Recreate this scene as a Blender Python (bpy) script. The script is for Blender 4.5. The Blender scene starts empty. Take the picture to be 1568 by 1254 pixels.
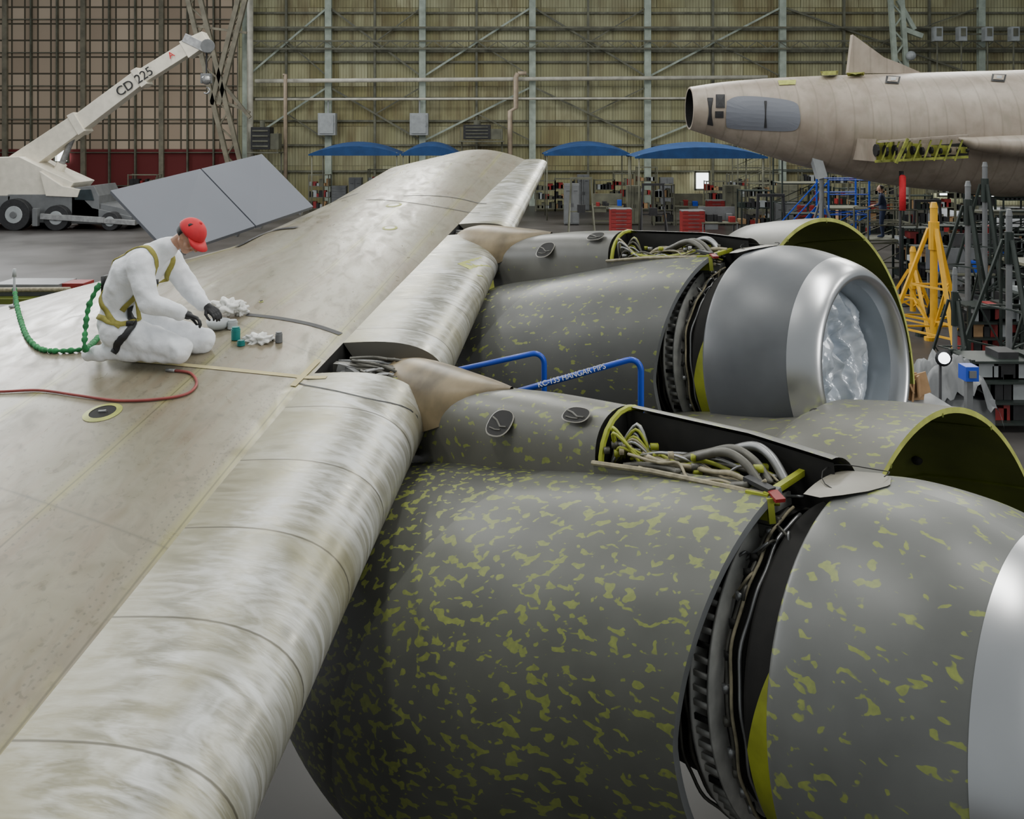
import bpy, bmesh, math, random
from mathutils import Vector, Matrix, noise
from mathutils.bvhtree import BVHTree
random.seed(7)
HC=4.9; K=0.7; F=1350.0
sc=bpy.context.scene
def A(x,y,z): return Vector((x*K,y*K,HC+z*K))
def S(u,v,Y): return Vector(((u-784)/F*Y, Y, HC-(v-200)/F*Y))   # image pixel coordinates unprojected to a chosen depth Y
# ------------------------------------------------------------------ materials
def newmat(name):
    m=bpy.data.materials.new(name); m.use_nodes=True
    nt=m.node_tree; b=nt.nodes['Principled BSDF']; return m,nt,b
def N(nt,t,**kw):
    n=nt.nodes.new(t)
    for k,v in kw.items():
        if k in n.inputs: n.inputs[k].default_value=v
        else: setattr(n,k,v)
    return n
def L(nt,a,b): nt.links.new(a,b)
def ramp(nt,src,p0,p1,c0=(0,0,0,1),c1=(1,1,1,1)):
    r=nt.nodes.new('ShaderNodeValToRGB'); e=r.color_ramp.elements
    e[0].position=p0;e[1].position=p1;e[0].color=c0;e[1].color=c1
    L(nt,src,r.inputs[0]); return r.outputs[0]
def mix(nt,fac,a,b,bt='MIX'):
    n=nt.nodes.new('ShaderNodeMix'); n.data_type='RGBA'; n.blend_type=bt
    for i,x in ((0,fac),(6,a),(7,b)):
        if isinstance(x,(int,float)): n.inputs[i].default_value=x
        elif isinstance(x,tuple): n.inputs[i].default_value=(x+(1,))[:4]
        else: L(nt,x,n.inputs[i])
    return n.outputs[2]
def math_(nt,op,a,b=0.0,c=0.0):
    n=nt.nodes.new('ShaderNodeMath'); n.operation=op
    for i,x in enumerate((a,b,c)):
        if isinstance(x,(int,float)): n.inputs[i].default_value=x
        else: L(nt,x,n.inputs[i])
    return n.outputs[0]
def tnoise(nt,vec,scale,detail=4,dist=0,mp=None):
    if mp:
        q=N(nt,'ShaderNodeMapping'); q.inputs['Scale'].default_value=mp; L(nt,vec,q.inputs[0]); vec=q.outputs[0]
    n=N(nt,'ShaderNodeTexNoise'); n.inputs['Scale'].default_value=scale; n.inputs['Detail'].default_value=detail; n.inputs['Distortion'].default_value=dist
    L(nt,vec,n.inputs['Vector']); return n.outputs[0]
def bump(nt,b,h,st=0.3,d=0.02):
    n=N(nt,'ShaderNodeBump'); n.inputs['Strength'].default_value=st; n.inputs['Distance'].default_value=d
    L(nt,h,n.inputs['Height']); L(nt,n.outputs[0],b.inputs['Normal'])
def pbr(name,col,rough=.5,metal=0,var=.25,scale=3,bm=0,emit=0):
    m,nt,b=newmat(name)
    tc=N(nt,'ShaderNodeTexCoord'); n=tnoise(nt,tc.outputs['Object'],scale,5)
    d=tuple(c*(1-var) for c in col); l=tuple(min(1,c*(1+var)) for c in col)
    L(nt,ramp(nt,n,.3,.7,d+(1,),l+(1,)),b.inputs['Base Color'])
    b.inputs['Roughness'].default_value=rough; b.inputs['Metallic'].default_value=metal
    if bm: bump(nt,b,n,bm,.02)
    if emit:
        b.inputs['Emission Color'].default_value=col+(1,); b.inputs['Emission Strength'].default_value=emit
    return m
M={}
M['white']=pbr('white_paint',(.75,.75,.72),.45,0,.08)
M['coverall']=pbr('coverall_fabric',(.84,.86,.90),.85,0,.05,14,.4)
M['skin']=pbr('skin',(.50,.27,.18),.5,0,.1,20)
M['hair']=pbr('black_hair',(.015,.012,.01),.6,0,.3,40)
M['red']=pbr('red_fabric',(.60,.02,.03),.7,0,.1,15)
M['redp']=pbr('red_paint',(.24,.018,.018),.45,0,.2,3)
M['hose']=pbr('red_hose',(.26,.05,.045),.5,0,.2,8)
M['black']=pbr('black_rubber',(.018,.018,.02),.6,0,.3,8)
M['dark']=pbr('dark_recess',(.010,.009,.008),.8,0,.4,8)
M['olive']=pbr('olive_webbing',(.30,.27,.06),.8,0,.15,30)
M['green']=pbr('green_lanyard',(.02,.20,.06),.75,0,.35,20)
M['teal']=pbr('teal_plastic',(.0,.16,.15),.4,0,.1)
M['blue']=pbr('blue_paint',(.012,.06,.45),.35,0,.1)
M['canopy']=pbr('blue_canvas',(.005,.038,.13),.85,0,.2,2)
M['yellow']=pbr('yellow_paint',(.68,.36,.015),.45,0,.15)
M['orange']=pbr('orange_paint',(.5,.12,.02),.5,0,.15)
M['primer']=pbr('green_primer',(.30,.33,.030),.5,0,.3,6)
M['primerr']=pbr('green_primer_rib',(.24,.26,.04),.6,0,.5,4)
M['primerd']=pbr('green_primer_dark',(.095,.115,.012),.45,0,.35,2)
M['steel']=pbr('steel',(.32,.32,.32),.4,.7,.25,6)
M['rail']=pbr('bare_rail_metal',(.42,.41,.38),.45,.2,.3,9)
M['chrome']=pbr('polished_metal',(.64,.64,.65),.30,1,.05,3)
M['gray']=pbr('gray_paint',(.14,.145,.15),.45,0,.12,4)
M['ltgray']=pbr('light_gray_paint',(.34,.36,.37),.5,0,.12,4)
M['duct']=pbr('inlet_duct_gray',(.34,.37,.40),.35,.2,.08,4)
M['spoiler']=pbr('spoiler_gray',(.155,.165,.195),.5,0,.05,1)
M['tan']=pbr('tan_fairing',(.215,.165,.095),.40,.1,.55,3.0,.1)
M['apron']=pbr('pylon_apron_plate',(.20,.185,.15),.45,0,.15,4)
M['cream']=pbr('crane_cream',(.74,.69,.58),.45,0,.10,3)
M['column']=pbr('column_paint',(.34,.39,.33),.6,0,.25,2)
M['columnd']=pbr('girt_steel',(.12,.12,.085),.6,0,.3,2)
M['lattice']=pbr('lattice_steel',(.20,.18,.13),.6,0,.3,2)
M['pipe']=pbr('white_pipe',(.52,.50,.42),.5,0,.2,2)
M['pipebeige']=pbr('beige_pipe',(.42,.33,.24),.5,0,.2,2)
M['hosegray']=pbr('gray_duct',(.10,.095,.08),.5,.3,.3,12,.2)
M['beigew']=pbr('beige_wrap',(.28,.245,.16),.6,0,.35,20,.2)
M['card']=pbr('cardboard',(.36,.22,.11),.8,0,.15,6)
M['jackg']=pbr('jack_black_green',(.018,.026,.022),.5,.2,.3)
M['navy']=pbr('navy_cloth',(.02,.03,.07),.8,0,.2)
M['glass']=pbr('dark_glass',(.03,.04,.045),.12,0,.2)
M['screen']=pbr('daylight_opening',(.9,.95,1),.5,0,.02,3,0,4)
M['tape']=pbr('masking_tape',(.50,.43,.22),.7,0,.1,10)
M['ypatch']=pbr('yellow_primer_patch',(.38,.40,.09),.5,0,.25,10)
m,nt,b=newmat('plastic_sheet'); M['plastic']=m
tc=N(nt,'ShaderNodeTexCoord'); n=tnoise(nt,tc.outputs['Object'],5,2,1.0)
L(nt,ramp(nt,n,.35,.65,(.40,.45,.52,1),(.66,.70,.76,1)),b.inputs['Base Color']); b.inputs['Roughness'].default_value=.15
b.inputs['Specular IOR Level'].default_value=1.0; b.inputs['Metallic'].default_value=.12; bump(nt,b,n,.3,.03)
def nacelle_mat(name,thr,base,rear=True,soft=.028,scale=12.5,amt=.8):
    m,nt,b=newmat(name)
    uv=N(nt,'ShaderNodeUVMap').outputs[0]
    mp=N(nt,'ShaderNodeMapping'); mp.inputs['Rotation'].default_value=(0,0,.6); mp.inputs['Scale'].default_value=(.75,1.15,1)
    L(nt,uv,mp.inputs[0])
    n=tnoise(nt,mp.outputs[0],scale,1.8,.4)
    n2=tnoise(nt,uv,1.1,2)
    s=math_(nt,'MULTIPLY_ADD',n2,.18,n)
    mask=ramp(nt,s,thr,thr+soft)
    n3=tnoise(nt,uv,22,3)
    n4=tnoise(nt,uv,2.2,6)
    base2=mix(nt,n4,tuple(c*.65 for c in base),tuple(c*1.3 for c in base))
    sx=N(nt,'ShaderNodeSeparateXYZ'); L(nt,uv,sx.inputs[0])
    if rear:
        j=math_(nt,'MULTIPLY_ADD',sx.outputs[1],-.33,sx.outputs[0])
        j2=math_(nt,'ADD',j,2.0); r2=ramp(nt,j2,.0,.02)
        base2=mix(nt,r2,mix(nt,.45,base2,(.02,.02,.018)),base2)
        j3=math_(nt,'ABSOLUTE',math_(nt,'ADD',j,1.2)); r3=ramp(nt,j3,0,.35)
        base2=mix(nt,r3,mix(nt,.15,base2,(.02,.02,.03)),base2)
    yel=mix(nt,n3,(.17,.20,.035),(.33,.375,.085))
    a=math_(nt,'MULTIPLY',mask,math_(nt,'MULTIPLY_ADD',n3,.4,amt-.25))
    L(nt,mix(nt,a,base2,yel),b.inputs['Base Color'])
    b.inputs['Roughness'].default_value=.40
    return m
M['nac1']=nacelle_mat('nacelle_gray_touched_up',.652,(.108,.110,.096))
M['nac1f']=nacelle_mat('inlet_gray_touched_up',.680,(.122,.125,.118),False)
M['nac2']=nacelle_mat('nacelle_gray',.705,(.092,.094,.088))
M['nac2f']=nacelle_mat('inlet_gray',.92,(.11,.116,.125),False)
M['pylon']=nacelle_mat('pylon_gray_touched_up',.70,(.125,.122,.105),False)
M['pylon2']=nacelle_mat('pylon_gray',.80,(.12,.117,.105),False)
def wing_mat(name,nose):
    m,nt,b=newmat(name)
    uv=N(nt,'ShaderNodeUVMap').outputs[0]; sx=N(nt,'ShaderNodeSeparateXYZ'); L(nt,uv,sx.inputs[0])
    U,V=sx.outputs[0],sx.outputs[1]
    big=tnoise(nt,uv,1.3,7,.4)
    if nose:
        p=math_(nt,'DIVIDE',U,.92); fl=math_(nt,'FLOOR',p); fr=math_(nt,'FRACT',p)
        wn=N(nt,'ShaderNodeTexWhiteNoise'); wn.noise_dimensions='1D'; L(nt,fl,wn.inputs['W'])
        off=N(nt,'ShaderNodeVectorMath'); off.operation='MULTIPLY_ADD'; cb=N(nt,'ShaderNodeCombineXYZ'); L(nt,math_(nt,'MULTIPLY',wn.outputs[0],7),cb.inputs[0]); L(nt,math_(nt,'MULTIPLY',wn.outputs[0],3),cb.inputs[1])
        L(nt,uv,off.inputs[0]); off.inputs[1].default_value=(1,1,1); L(nt,cb.outputs[0],off.inputs[2])
        st=tnoise(nt,off.outputs[0],1.3,3,2.4,(4.2,1.1,1)); fine=tnoise(nt,off.outputs[0],9,3,1.5,(5,.8,1))
        c=mix(nt,wn.outputs[0],(.24,.23,.175),(.38,.37,.315))
        c=mix(nt,ramp(nt,st,.44,.66),c,(.56,.565,.545))
        c=mix(nt,math_(nt,'MULTIPLY',ramp(nt,fine,.4,.7),.30),c,(.74,.74,.73))
        c=mix(nt,ramp(nt,big,.46,.70),c,(.28,.26,.165))
        vv=ramp(nt,math_(nt,'MULTIPLY',V,1/1.3),.5,.95); c=mix(nt,math_(nt,'MULTIPLY',vv,.7),c,(.29,.27,.18))
        ln=ramp(nt,math_(nt,'ABSOLUTE',math_(nt,'SUBTRACT',fr,.5)),.488,.494)
        c=mix(nt,math_(nt,'MULTIPLY',ln,.8),c,(.08,.07,.05))
        L(nt,c,b.inputs['Base Color'])
        b.inputs['Metallic'].default_value=.45
        L(nt,ramp(nt,st,.3,.7,(.28,.28,.28,1),(.48,.48,.48,1)),b.inputs['Roughness'])
        bump(nt,b,st,.10,.01)
    else:
        st=tnoise(nt,uv,2.5,6,.2,(.5,4,1)); fine=tnoise(nt,uv,14,6,.6); med=tnoise(nt,uv,3.4,6,.8); low=tnoise(nt,uv,.5,3)
        c=mix(nt,ramp(nt,big,.35,.65),(.195,.150,.098),(.245,.215,.148))
        c=mix(nt,math_(nt,'MULTIPLY',ramp(nt,st,.38,.68),.6),c,(.25,.235,.175))
        c=mix(nt,math_(nt,'MULTIPLY',ramp(nt,low,.45,.6),.5),c,(.215,.205,.14))
        c=mix(nt,math_(nt,'MULTIPLY',ramp(nt,med,.50,.66),.65),c,(.15,.13,.085))
        c=mix(nt,math_(nt,'MULTIPLY',ramp(nt,fine,.58,.68),.5),c,(.11,.095,.065))
        for w0 in (1.32,2.55,4.1,5.8):
            d=math_(nt,'ABSOLUTE',math_(nt,'SUBTRACT',V,w0))
            seam_yellow=ramp(nt,d,.0,.10,(1,1,1,1),(0,0,0,1))  # yellowish skin colour along each spanwise seam
            c=mix(nt,math_(nt,'MULTIPLY',math_(nt,'MULTIPLY',seam_yellow,.65),ramp(nt,big,.38,.6)),c,(.29,.27,.075))
            l=ramp(nt,d,.006,.012,(1,1,1,1),(0,0,0,1)); c=mix(nt,math_(nt,'MULTIPLY',l,.6),c,(.08,.07,.045))
        fp_=math_(nt,'ABSOLUTE',math_(nt,'SUBTRACT',math_(nt,'FRACT',math_(nt,'DIVIDE',U,3.1)),.5))
        c=mix(nt,math_(nt,'MULTIPLY',ramp(nt,fp_,.4955,.4975),.5),c,(.08,.07,.05))
        fu=math_(nt,'ABSOLUTE',math_(nt,'SUBTRACT',math_(nt,'FRACT',math_(nt,'MULTIPLY',U,16)),.5))
        for w0 in (1.42,1.49,2.48,2.62):
            d=math_(nt,'ABSOLUTE',math_(nt,'SUBTRACT',V,w0))
            k=math_(nt,'MULTIPLY',ramp(nt,d,.006,.010,(1,1,1,1),(0,0,0,1)),ramp(nt,fu,.12,.17,(1,1,1,1),(0,0,0,1)))
            c=mix(nt,math_(nt,'MULTIPLY',k,.5),c,(.09,.08,.06))
        L(nt,c,b.inputs['Base Color']); b.inputs['Metallic'].default_value=.15
        L(nt,ramp(nt,med,.3,.7,(.26,.26,.26,1),(.46,.46,.46,1)),b.inputs['Roughness'])
        bump(nt,b,big,.08,.02)
    return m
M['nose']=wing_mat('bare_aluminium_leading_edge',True)
M['skinw']=wing_mat('wing_skin_primer',False)
def wall_mat(name):
    m,nt,b=newmat(name)
    tc=N(nt,'ShaderNodeTexCoord'); sx=N(nt,'ShaderNodeSeparateXYZ'); L(nt,tc.outputs['Object'],sx.inputs[0])
    cb=N(nt,'ShaderNodeCombineXYZ'); L(nt,sx.outputs[0],cb.inputs[0]); L(nt,sx.outputs[2],cb.inputs[1])
    br=N(nt,'ShaderNodeTexBrick'); br.offset=.5; br.inputs['Scale'].default_value=1; br.inputs['Brick Width'].default_value=1.9; br.inputs['Row Height'].default_value=2.6
    br.inputs['Mortar Size'].default_value=.03; br.inputs['Color1'].default_value=(.29,.265,.12,1); br.inputs['Color2'].default_value=(.49,.475,.29,1); br.inputs['Mortar'].default_value=(.14,.125,.06,1)
    L(nt,cb.outputs[0],br.inputs['Vector'])
    n=tnoise(nt,tc.outputs['Object'],.8,7,.5,(1.5,1,.35)); n2=tnoise(nt,tc.outputs['Object'],.22,3)
    c=mix(nt,math_(nt,'MULTIPLY',ramp(nt,n,.42,.68),.8),br.outputs[0],(.165,.125,.06))
    c=mix(nt,math_(nt,'MULTIPLY',ramp(nt,n2,.45,.6),.35),c,(.40,.42,.28))
    w=N(nt,'ShaderNodeTexWave'); w.inputs['Scale'].default_value=1.6; L(nt,tc.outputs['Object'],w.inputs['Vector'])
    c=mix(nt,math_(nt,'MULTIPLY',w.outputs[0],.35),c,(.13,.12,.06))
    L(nt,c,b.inputs['Base Color']); b.inputs['Roughness'].default_value=.75
    bump(nt,b,w.outputs[0],.5,.05)
    return m
M['wall']=wall_mat('corrugated_siding')
m,nt,b=newmat('hangar_door_panels'); M['door']=m
tc=N(nt,'ShaderNodeTexCoord'); sx=N(nt,'ShaderNodeSeparateXYZ'); L(nt,tc.outputs['Object'],sx.inputs[0])
cb=N(nt,'ShaderNodeCombineXYZ'); L(nt,sx.outputs[0],cb.inputs[0]); L(nt,sx.outputs[2],cb.inputs[1])
br=N(nt,'ShaderNodeTexBrick'); br.offset=0; br.inputs['Scale'].default_value=1; br.inputs['Brick Width'].default_value=.9; br.inputs['Row Height'].default_value=1.15
br.inputs['Mortar Size'].default_value=.06; br.inputs['Mortar Smooth'].default_value=.0
br.inputs['Color1'].default_value=(.62,.49,.37,1); br.inputs['Color2'].default_value=(.42,.32,.235,1); br.inputs['Mortar'].default_value=(.09,.075,.05,1)
L(nt,cb.outputs[0],br.inputs['Vector'])
zr=ramp(nt,math_(nt,'ADD',math_(nt,'DIVIDE',sx.outputs[2],20),.5),.18,.182)
L(nt,mix(nt,zr,(.15,.02,.02),br.outputs[0]),b.inputs['Base Color']); b.inputs['Roughness'].default_value=.8
m,nt,b=newmat('concrete_floor'); M['floor']=m
tc=N(nt,'ShaderNodeTexCoord'); n=tnoise(nt,tc.outputs['Object'],.35,8)
L(nt,ramp(nt,n,.3,.7,(.035,.032,.030,1),(.08,.073,.07,1)),b.inputs['Base Color'])
L(nt,ramp(nt,n,.3,.7,(.34,.34,.34,1),(.5,.5,.5,1)),b.inputs['Roughness']); b.inputs['Specular IOR Level'].default_value=.35
m,nt,b=newmat('fuselage_primer'); M['fus']=m
tc=N(nt,'ShaderNodeTexCoord'); n=tnoise(nt,tc.outputs['Object'],1.4,8,.5); n2=tnoise(nt,tc.outputs['Object'],5,5,0,(1,1,.3))
w=N(nt,'ShaderNodeTexWave'); w.inputs['Scale'].default_value=.62; w.inputs['Distortion'].default_value=.3; L(nt,tc.outputs['Object'],w.inputs['Vector'])
c=ramp(nt,n,.3,.7,(.265,.215,.17,1),(.40,.34,.28,1))
c=mix(nt,math_(nt,'MULTIPLY',ramp(nt,n2,.5,.7),.5),c,(.23,.21,.155))
c=mix(nt,math_(nt,'MULTIPLY',ramp(nt,w.outputs[0],.97,.99),.4),c,(.20,.17,.13))
L(nt,c,b.inputs['Base Color']); b.inputs['Roughness'].default_value=.45
# ------------------------------------------------------------------ mesh builder
class MB:
    def __init__(s): s.v=[];s.f=[];s.mi=[];s.uv={}
    def add(s,vs,fs,mi=0,uvs=None):
        o=len(s.v); s.v+= [tuple(v) for v in vs]
        for f in fs: s.f.append(tuple(i+o for i in f)); s.mi.append(mi)
        if uvs:
            for i,t in enumerate(uvs): s.uv[o+i]=t
    def box(s,c,size,mi=0,rot=None):
        x,y,z=[a/2 for a in size]; c=Vector(c)
        vs=[Vector((i*x,j*y,k*z)) for i in(-1,1) for j in(-1,1) for k in(-1,1)]
        if rot is not None: vs=[rot@v for v in vs]
        s.add([v+c for v in vs],[(0,1,3,2),(4,6,7,5),(0,4,5,1),(2,3,7,6),(0,2,6,4),(1,5,7,3)],mi)
    def frame(s,p,q):
        d=(q-p); 
        if d.length<1e-9: d=Vector((0,0,1))
        d.normalize()
        a=Vector((0,0,1)) if abs(d.z)<.9 else Vector((1,0,0))
        x=d.cross(a).normalized(); y=x.cross(d).normalized(); return d,x,y
    def beam(s,p,q,w,h,mi=0):
        p=Vector(p);q=Vector(q); d,x,y=s.frame(p,q)
        vs=[b+x*i*w/2+y*j*h/2 for b in(p,q) for i,j in((-1,-1),(1,-1),(1,1),(-1,1))]
        s.add(vs,[(0,1,2,3),(7,6,5,4),(0,4,5,1),(1,5,6,2),(2,6,7,3),(3,7,4,0)],mi)
    def cyl(s,p,q,r,r2=None,n=12,mi=0,caps=True):
        p=Vector(p);q=Vector(q); r2=r if r2 is None else r2; d,x,y=s.frame(p,q)
        vs=[b+(x*math.cos(t*2*math.pi/n)+y*math.sin(t*2*math.pi/n))*rr for b,rr in((p,r),(q,r2)) for t in range(n)]
        fs=[(i,(i+1)%n,n+(i+1)%n,n+i) for i in range(n)]
        if caps: fs+= [tuple(range(n-1,-1,-1)),tuple(range(n,2*n))]
        s.add(vs,fs,mi)
    def tube(s,pts,r,n=8,mi=0,flat=None):
        pts=[Vector(p) for p in pts]; vs=[];m=len(pts); px=None
        for i,p in enumerate(pts):
            d=(pts[min(i+1,m-1)]-pts[max(i-1,0)])
            if d.length<1e-9: d=Vector((1,0,0))
            d.normalize()
            if px is None:
                a=Vector((0,0,1)) if abs(d.z)<.9 else Vector((1,0,0)); px=d.cross(a).normalized()
            else:
                px=(px-d*px.dot(d)); px.normalize()
            y=px.cross(d); rr=r[i] if isinstance(r,(list,tuple)) else r
            for t in range(n):
                a=t*2*math.pi/n; vs.append(p+px*math.cos(a)*rr+y*math.sin(a)*rr)
        fs=[(i*n+j,i*n+(j+1)%n,(i+1)*n+(j+1)%n,(i+1)*n+j) for i in range(m-1) for j in range(n)]
        fs+=[tuple(range(n-1,-1,-1)),tuple(range((m-1)*n,m*n))]
        s.add(vs,fs,mi)
    def ball(s,c,r,mi=0,sc=(1,1,1),n=12,m=8,jit=0,rot=None):
        c=Vector(c); vs=[];
        for i in range(m+1):
            ph=math.pi*i/m
            for j in range(n):
                th=2*math.pi*j/n; v=Vector((math.sin(ph)*math.cos(th)*sc[0],math.sin(ph)*math.sin(th)*sc[1],math.cos(ph)*sc[2]))*r
                if rot is not None: v=rot@v
                if jit: v*=1+jit*noise.noise((v+c)*(2.2/r))
                vs.append(c+v)
        fs=[(i*n+j,(i+1)*n+j,(i+1)*n+(j+1)%n,i*n+(j+1)%n) for i in range(m) for j in range(n)]
        s.add(vs,fs,mi)
    def grid(s,rows,mi=0,uvs=None,closed=False,flip=False):
        n=len(rows[0]); vs=[p for r in rows for p in r]
        fs=[]
        for i in range(len(rows)-1):
            for j in range(n if closed else n-1):
                f=(i*n+j,i*n+(j+1)%n,(i+1)*n+(j+1)%n,(i+1)*n+j); fs.append(f[::-1] if flip else f)
        s.add(vs,fs,mi,[t for r in uvs for t in r] if uvs else None)
    def quad(s,a,b,c,d,mi=0): s.add([a,b,c,d],[(0,1,2,3)],mi)
    def build(s,name,mats,parent=None,smooth=False,bevel=0,recalc=True,merge=False):
        me=bpy.data.meshes.new(name); me.from_pydata(s.v,[],s.f)
        for mt in (mats if isinstance(mats,(list,tuple)) else [mats]): me.materials.append(M[mt] if isinstance(mt,str) else mt)
        for p,i in zip(me.polygons,s.mi): p.material_index=i; p.use_smooth=smooth
        if s.uv:
            ul=me.uv_layers.new(name='UVMap')
            for lp in me.loops: ul.data[lp.index].uv=s.uv.get(lp.vertex_index,(0,0))
        if recalc or merge:
            bm=bmesh.new(); bm.from_mesh(me)
            if merge: bmesh.ops.remove_doubles(bm,verts=bm.verts,dist=1e-5)
            if recalc: bmesh.ops.recalc_face_normals(bm,faces=bm.faces)
            bm.to_mesh(me); bm.free()
        o=bpy.data.objects.new(name,me); sc.collection.objects.link(o)
        if parent: o.parent=parent
        if bevel:
            b=o.modifiers.new('bev','BEVEL'); b.width=bevel; b.segments=2; b.limit_method='ANGLE'
        return o
def empty(name,loc=(0,0,0)):
    o=bpy.data.objects.new(name,None); sc.collection.objects.link(o); o.empty_display_size=.2; return o
def interp(tab,x):
    if x<=tab[0][0]: return tab[0][1:]
    for a,b in zip(tab,tab[1:]):
        if x<=b[0]:
            t=(x-a[0])/(b[0]-a[0]); return tuple(p+(q-p)*t for p,q in zip(a[1:],b[1:]))
    return tab[-1][1:]
def smooth_path(pts,n=6):
    pts=[Vector(p) for p in pts]; out=[]
    for i in range(len(pts)-1):
        p0=pts[max(i-1,0)];p1=pts[i];p2=pts[i+1];p3=pts[min(i+2,len(pts)-1)]
        for k in range(n):
            t=k/n; out.append(.5*((2*p1)+(p2-p0)*t+(2*p0-5*p1+4*p2-p3)*t*t+(3*p1-p0-3*p2+p3)*t**3))
    out.append(pts[-1]); return out
def text(body,size,mat,parent,origin,xdir,ydir,ext=.002):
    cu=bpy.data.curves.new('lettering','FONT'); cu.body=body; cu.size=size; cu.extrude=ext; cu.align_x='CENTER'; cu.align_y='CENTER'
    cu.materials.append(M[mat]); o=bpy.data.objects.new('lettering',cu); sc.collection.objects.link(o)
    x=Vector(xdir).normalized(); y=Vector(ydir); y=(y-x*y.dot(x)).normalized(); z=x.cross(y)
    o.matrix_world=Matrix(((x.x,y.x,z.x,origin[0]),(x.y,y.y,z.y,origin[1]),(x.z,y.z,z.z,origin[2]),(0,0,0,1)))
    if parent: o.parent=parent
    return o
# ------------------------------------------------------------------ room shell
b=MB(); b.quad((-60,-12,0),(60,-12,0),(60,66,0),(-60,66,0)); b.build('floor','floor',recalc=False)
YW=58.0
b=MB(); b.box((14,YW+.15,10),(64,.3,20)); b.build('wall_back','wall')
b=MB(); b.box((0,0,0),(46,.3,20)); o=b.build('door_1','door'); o.location=(-40,YW+3.15,10)
fr=MB()
for u in (380,505,648,815,990,1195,1497,1640):
    x=(u-784)/F*YW; w=.42
    fr.box((x,YW-.30,10),(w,.08,20),0); fr.box((x,YW-.55,10),(w,.08,20),0); fr.box((x,YW-.42,10),(.08,.3,20),0)
for u in (440,575,730,900,1090,1290,1420,1570):
    x=(u-784)/F*YW; fr.box((x,YW-.25,10),(.14,.2,20),1)
for v in (-20,20,45,78,95,150,185,222,262):
    z=HC-(v-200)/F*YW; fr.box((14,YW-.12,z),(63,.16,.13 if v not in(45,78) else .2),1)
for v in (44,76):
    z=HC-(v-200)/F*YW
    fr.box((14,YW-.8,z),(62,.12,.12),1)
z0=HC-(44-200)/F*YW; z1=HC-(76-200)/F*YW
x=-17.0
while x<44:
    fr.beam((x,YW-.8,z1),(x+.7,YW-.8,z1+.5),.05,.05,1); fr.beam((x+.7,YW-.8,z1+.5),(x+1.4,YW-.8,z1),.05,.05,1); x+=1.4
fr.box((14,YW-.8,z1+.5),(62,.1,.1),1)
cols=[(u-784)/F*YW for u in (380,505,648,815,990,1195,1497)]
for i,(a,c) in enumerate(zip(cols,cols[1:])):
    for za,zb in ((8.4,13),(4.2,7.8)):
        if i%2: za,zb=zb,za
        fr.beam((a,YW-.4,za),(c,YW-.4,zb),.12,.12,i%2); 
        mid=(a+c)/2; fr.beam((mid,YW-.4,(za+zb)/2),(c,YW-.4,za),.08,.08,1)
fr.build('trim_1',['column','columnd'])
fr=MB()
x=-62
k=0
while x<-17.6:
    fr.box((x,YW+2.9,10),(.10 if k%3 else .32,.25,20),0 if k%3 else 1); x+=1.8;k+=1
for z in [2.3*i+1.1 for i in range(8)]: fr.box((-40,YW+2.9,z),(46,.12,.06),0)
fr.build('trim_2',['columnd','lattice'])
lc=MB()
def lattice(p,q,w,n,mb):
    p=Vector(p);q=Vector(q); o=Vector((w,0,0))
    mb.beam(p-o/2,q-o/2,.28,.28); mb.beam(p+o/2,q+o/2,.28,.28)
    for i in range(n):
        a=p.lerp(q,i/n);c=p.lerp(q,(i+1)/n)
        mb.beam(a-o/2,c+o/2,.1,.1) if i%2 else mb.beam(a+o/2,c-o/2,.1,.1)
Yc=56.0
lattice(S(362,262,Yc),S(283,-60,Yc),.8,14,lc)
lattice(S(330,160,Yc),S(385,-60,Yc),.45,9,lc)
lc.beam(S(335,120,Yc),S(383,180,Yc),.2,.2); lc.beam(S(300,40,Yc),S(378,50,Yc),.15,.15); lc.beam(S(330,150,Yc),S(383,172,Yc),.15,.15)
lc.cyl(S(362,262,Yc),(S(362,262,Yc).x,Yc,0),.4)
lc.build('roof_truss_leg','lattice')
lc=MB(); lattice(S(1385,190,Yc),S(1368,-60,Yc),.7,12,lc); lc.beam(S(1385,45,Yc),S(1412,55,Yc),.25,.3); lc.beam(S(1375,0,Yc),S(1400,45,Yc),.25,.25); lc.cyl(S(1385,190,Yc),(S(1385,190,Yc).x,Yc,0),.35); lc.ball(S(1395,85,Yc-.5),.3,1); lc.build('roof_truss_leg',['column','ltgray'])
b=MB()
for i,u in enumerate((1435,1472,1512,1552)):
    p=S(u,52,56); b.box(p,(.5,.5,.9),0); b.box(p+Vector((0,-.27,.1)),(.3,.04,.5),1); b.cyl(p+Vector((0,0,-.45)),p+Vector((0,0,-3.2)),.05,mi=1)
b.beam(S(1425,52,56.4),S(1600,52,56.4),.1,.1,1); b.build('junction_box_bank',['ltgray','columnd'])
zpp=HC-(124-200)/F*57
pp=MB(); pp.cyl((-16.6,57,zpp),(16.5,57,zpp+.25),.14,n=10); pp.build('steam_pipe',['pipe','pipebeige'],smooth=True)
pp=MB(); zp2=HC-(152-200)/F*57; pp.cyl((-16.6,57,zp2),(24,57,zp2+.1),.08,n=8); pp.build('air_pipe',['pipe'],smooth=True)
pp=MB(); pp.cyl((-16.9,56.9,0),(-16.9,56.9,17),.2,n=10); pp.build('downpipe',['pipe'],smooth=True)
pp=MB(); a_=S(437,114,56.6); pt=[S(434,115,56.6),a_,S(437,130,56.6),(a_.x,56.6,0.02)]; pp.tube(pt,.12,8,0); pp.build('riser_pipe',['pipebeige'],smooth=True)
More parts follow.
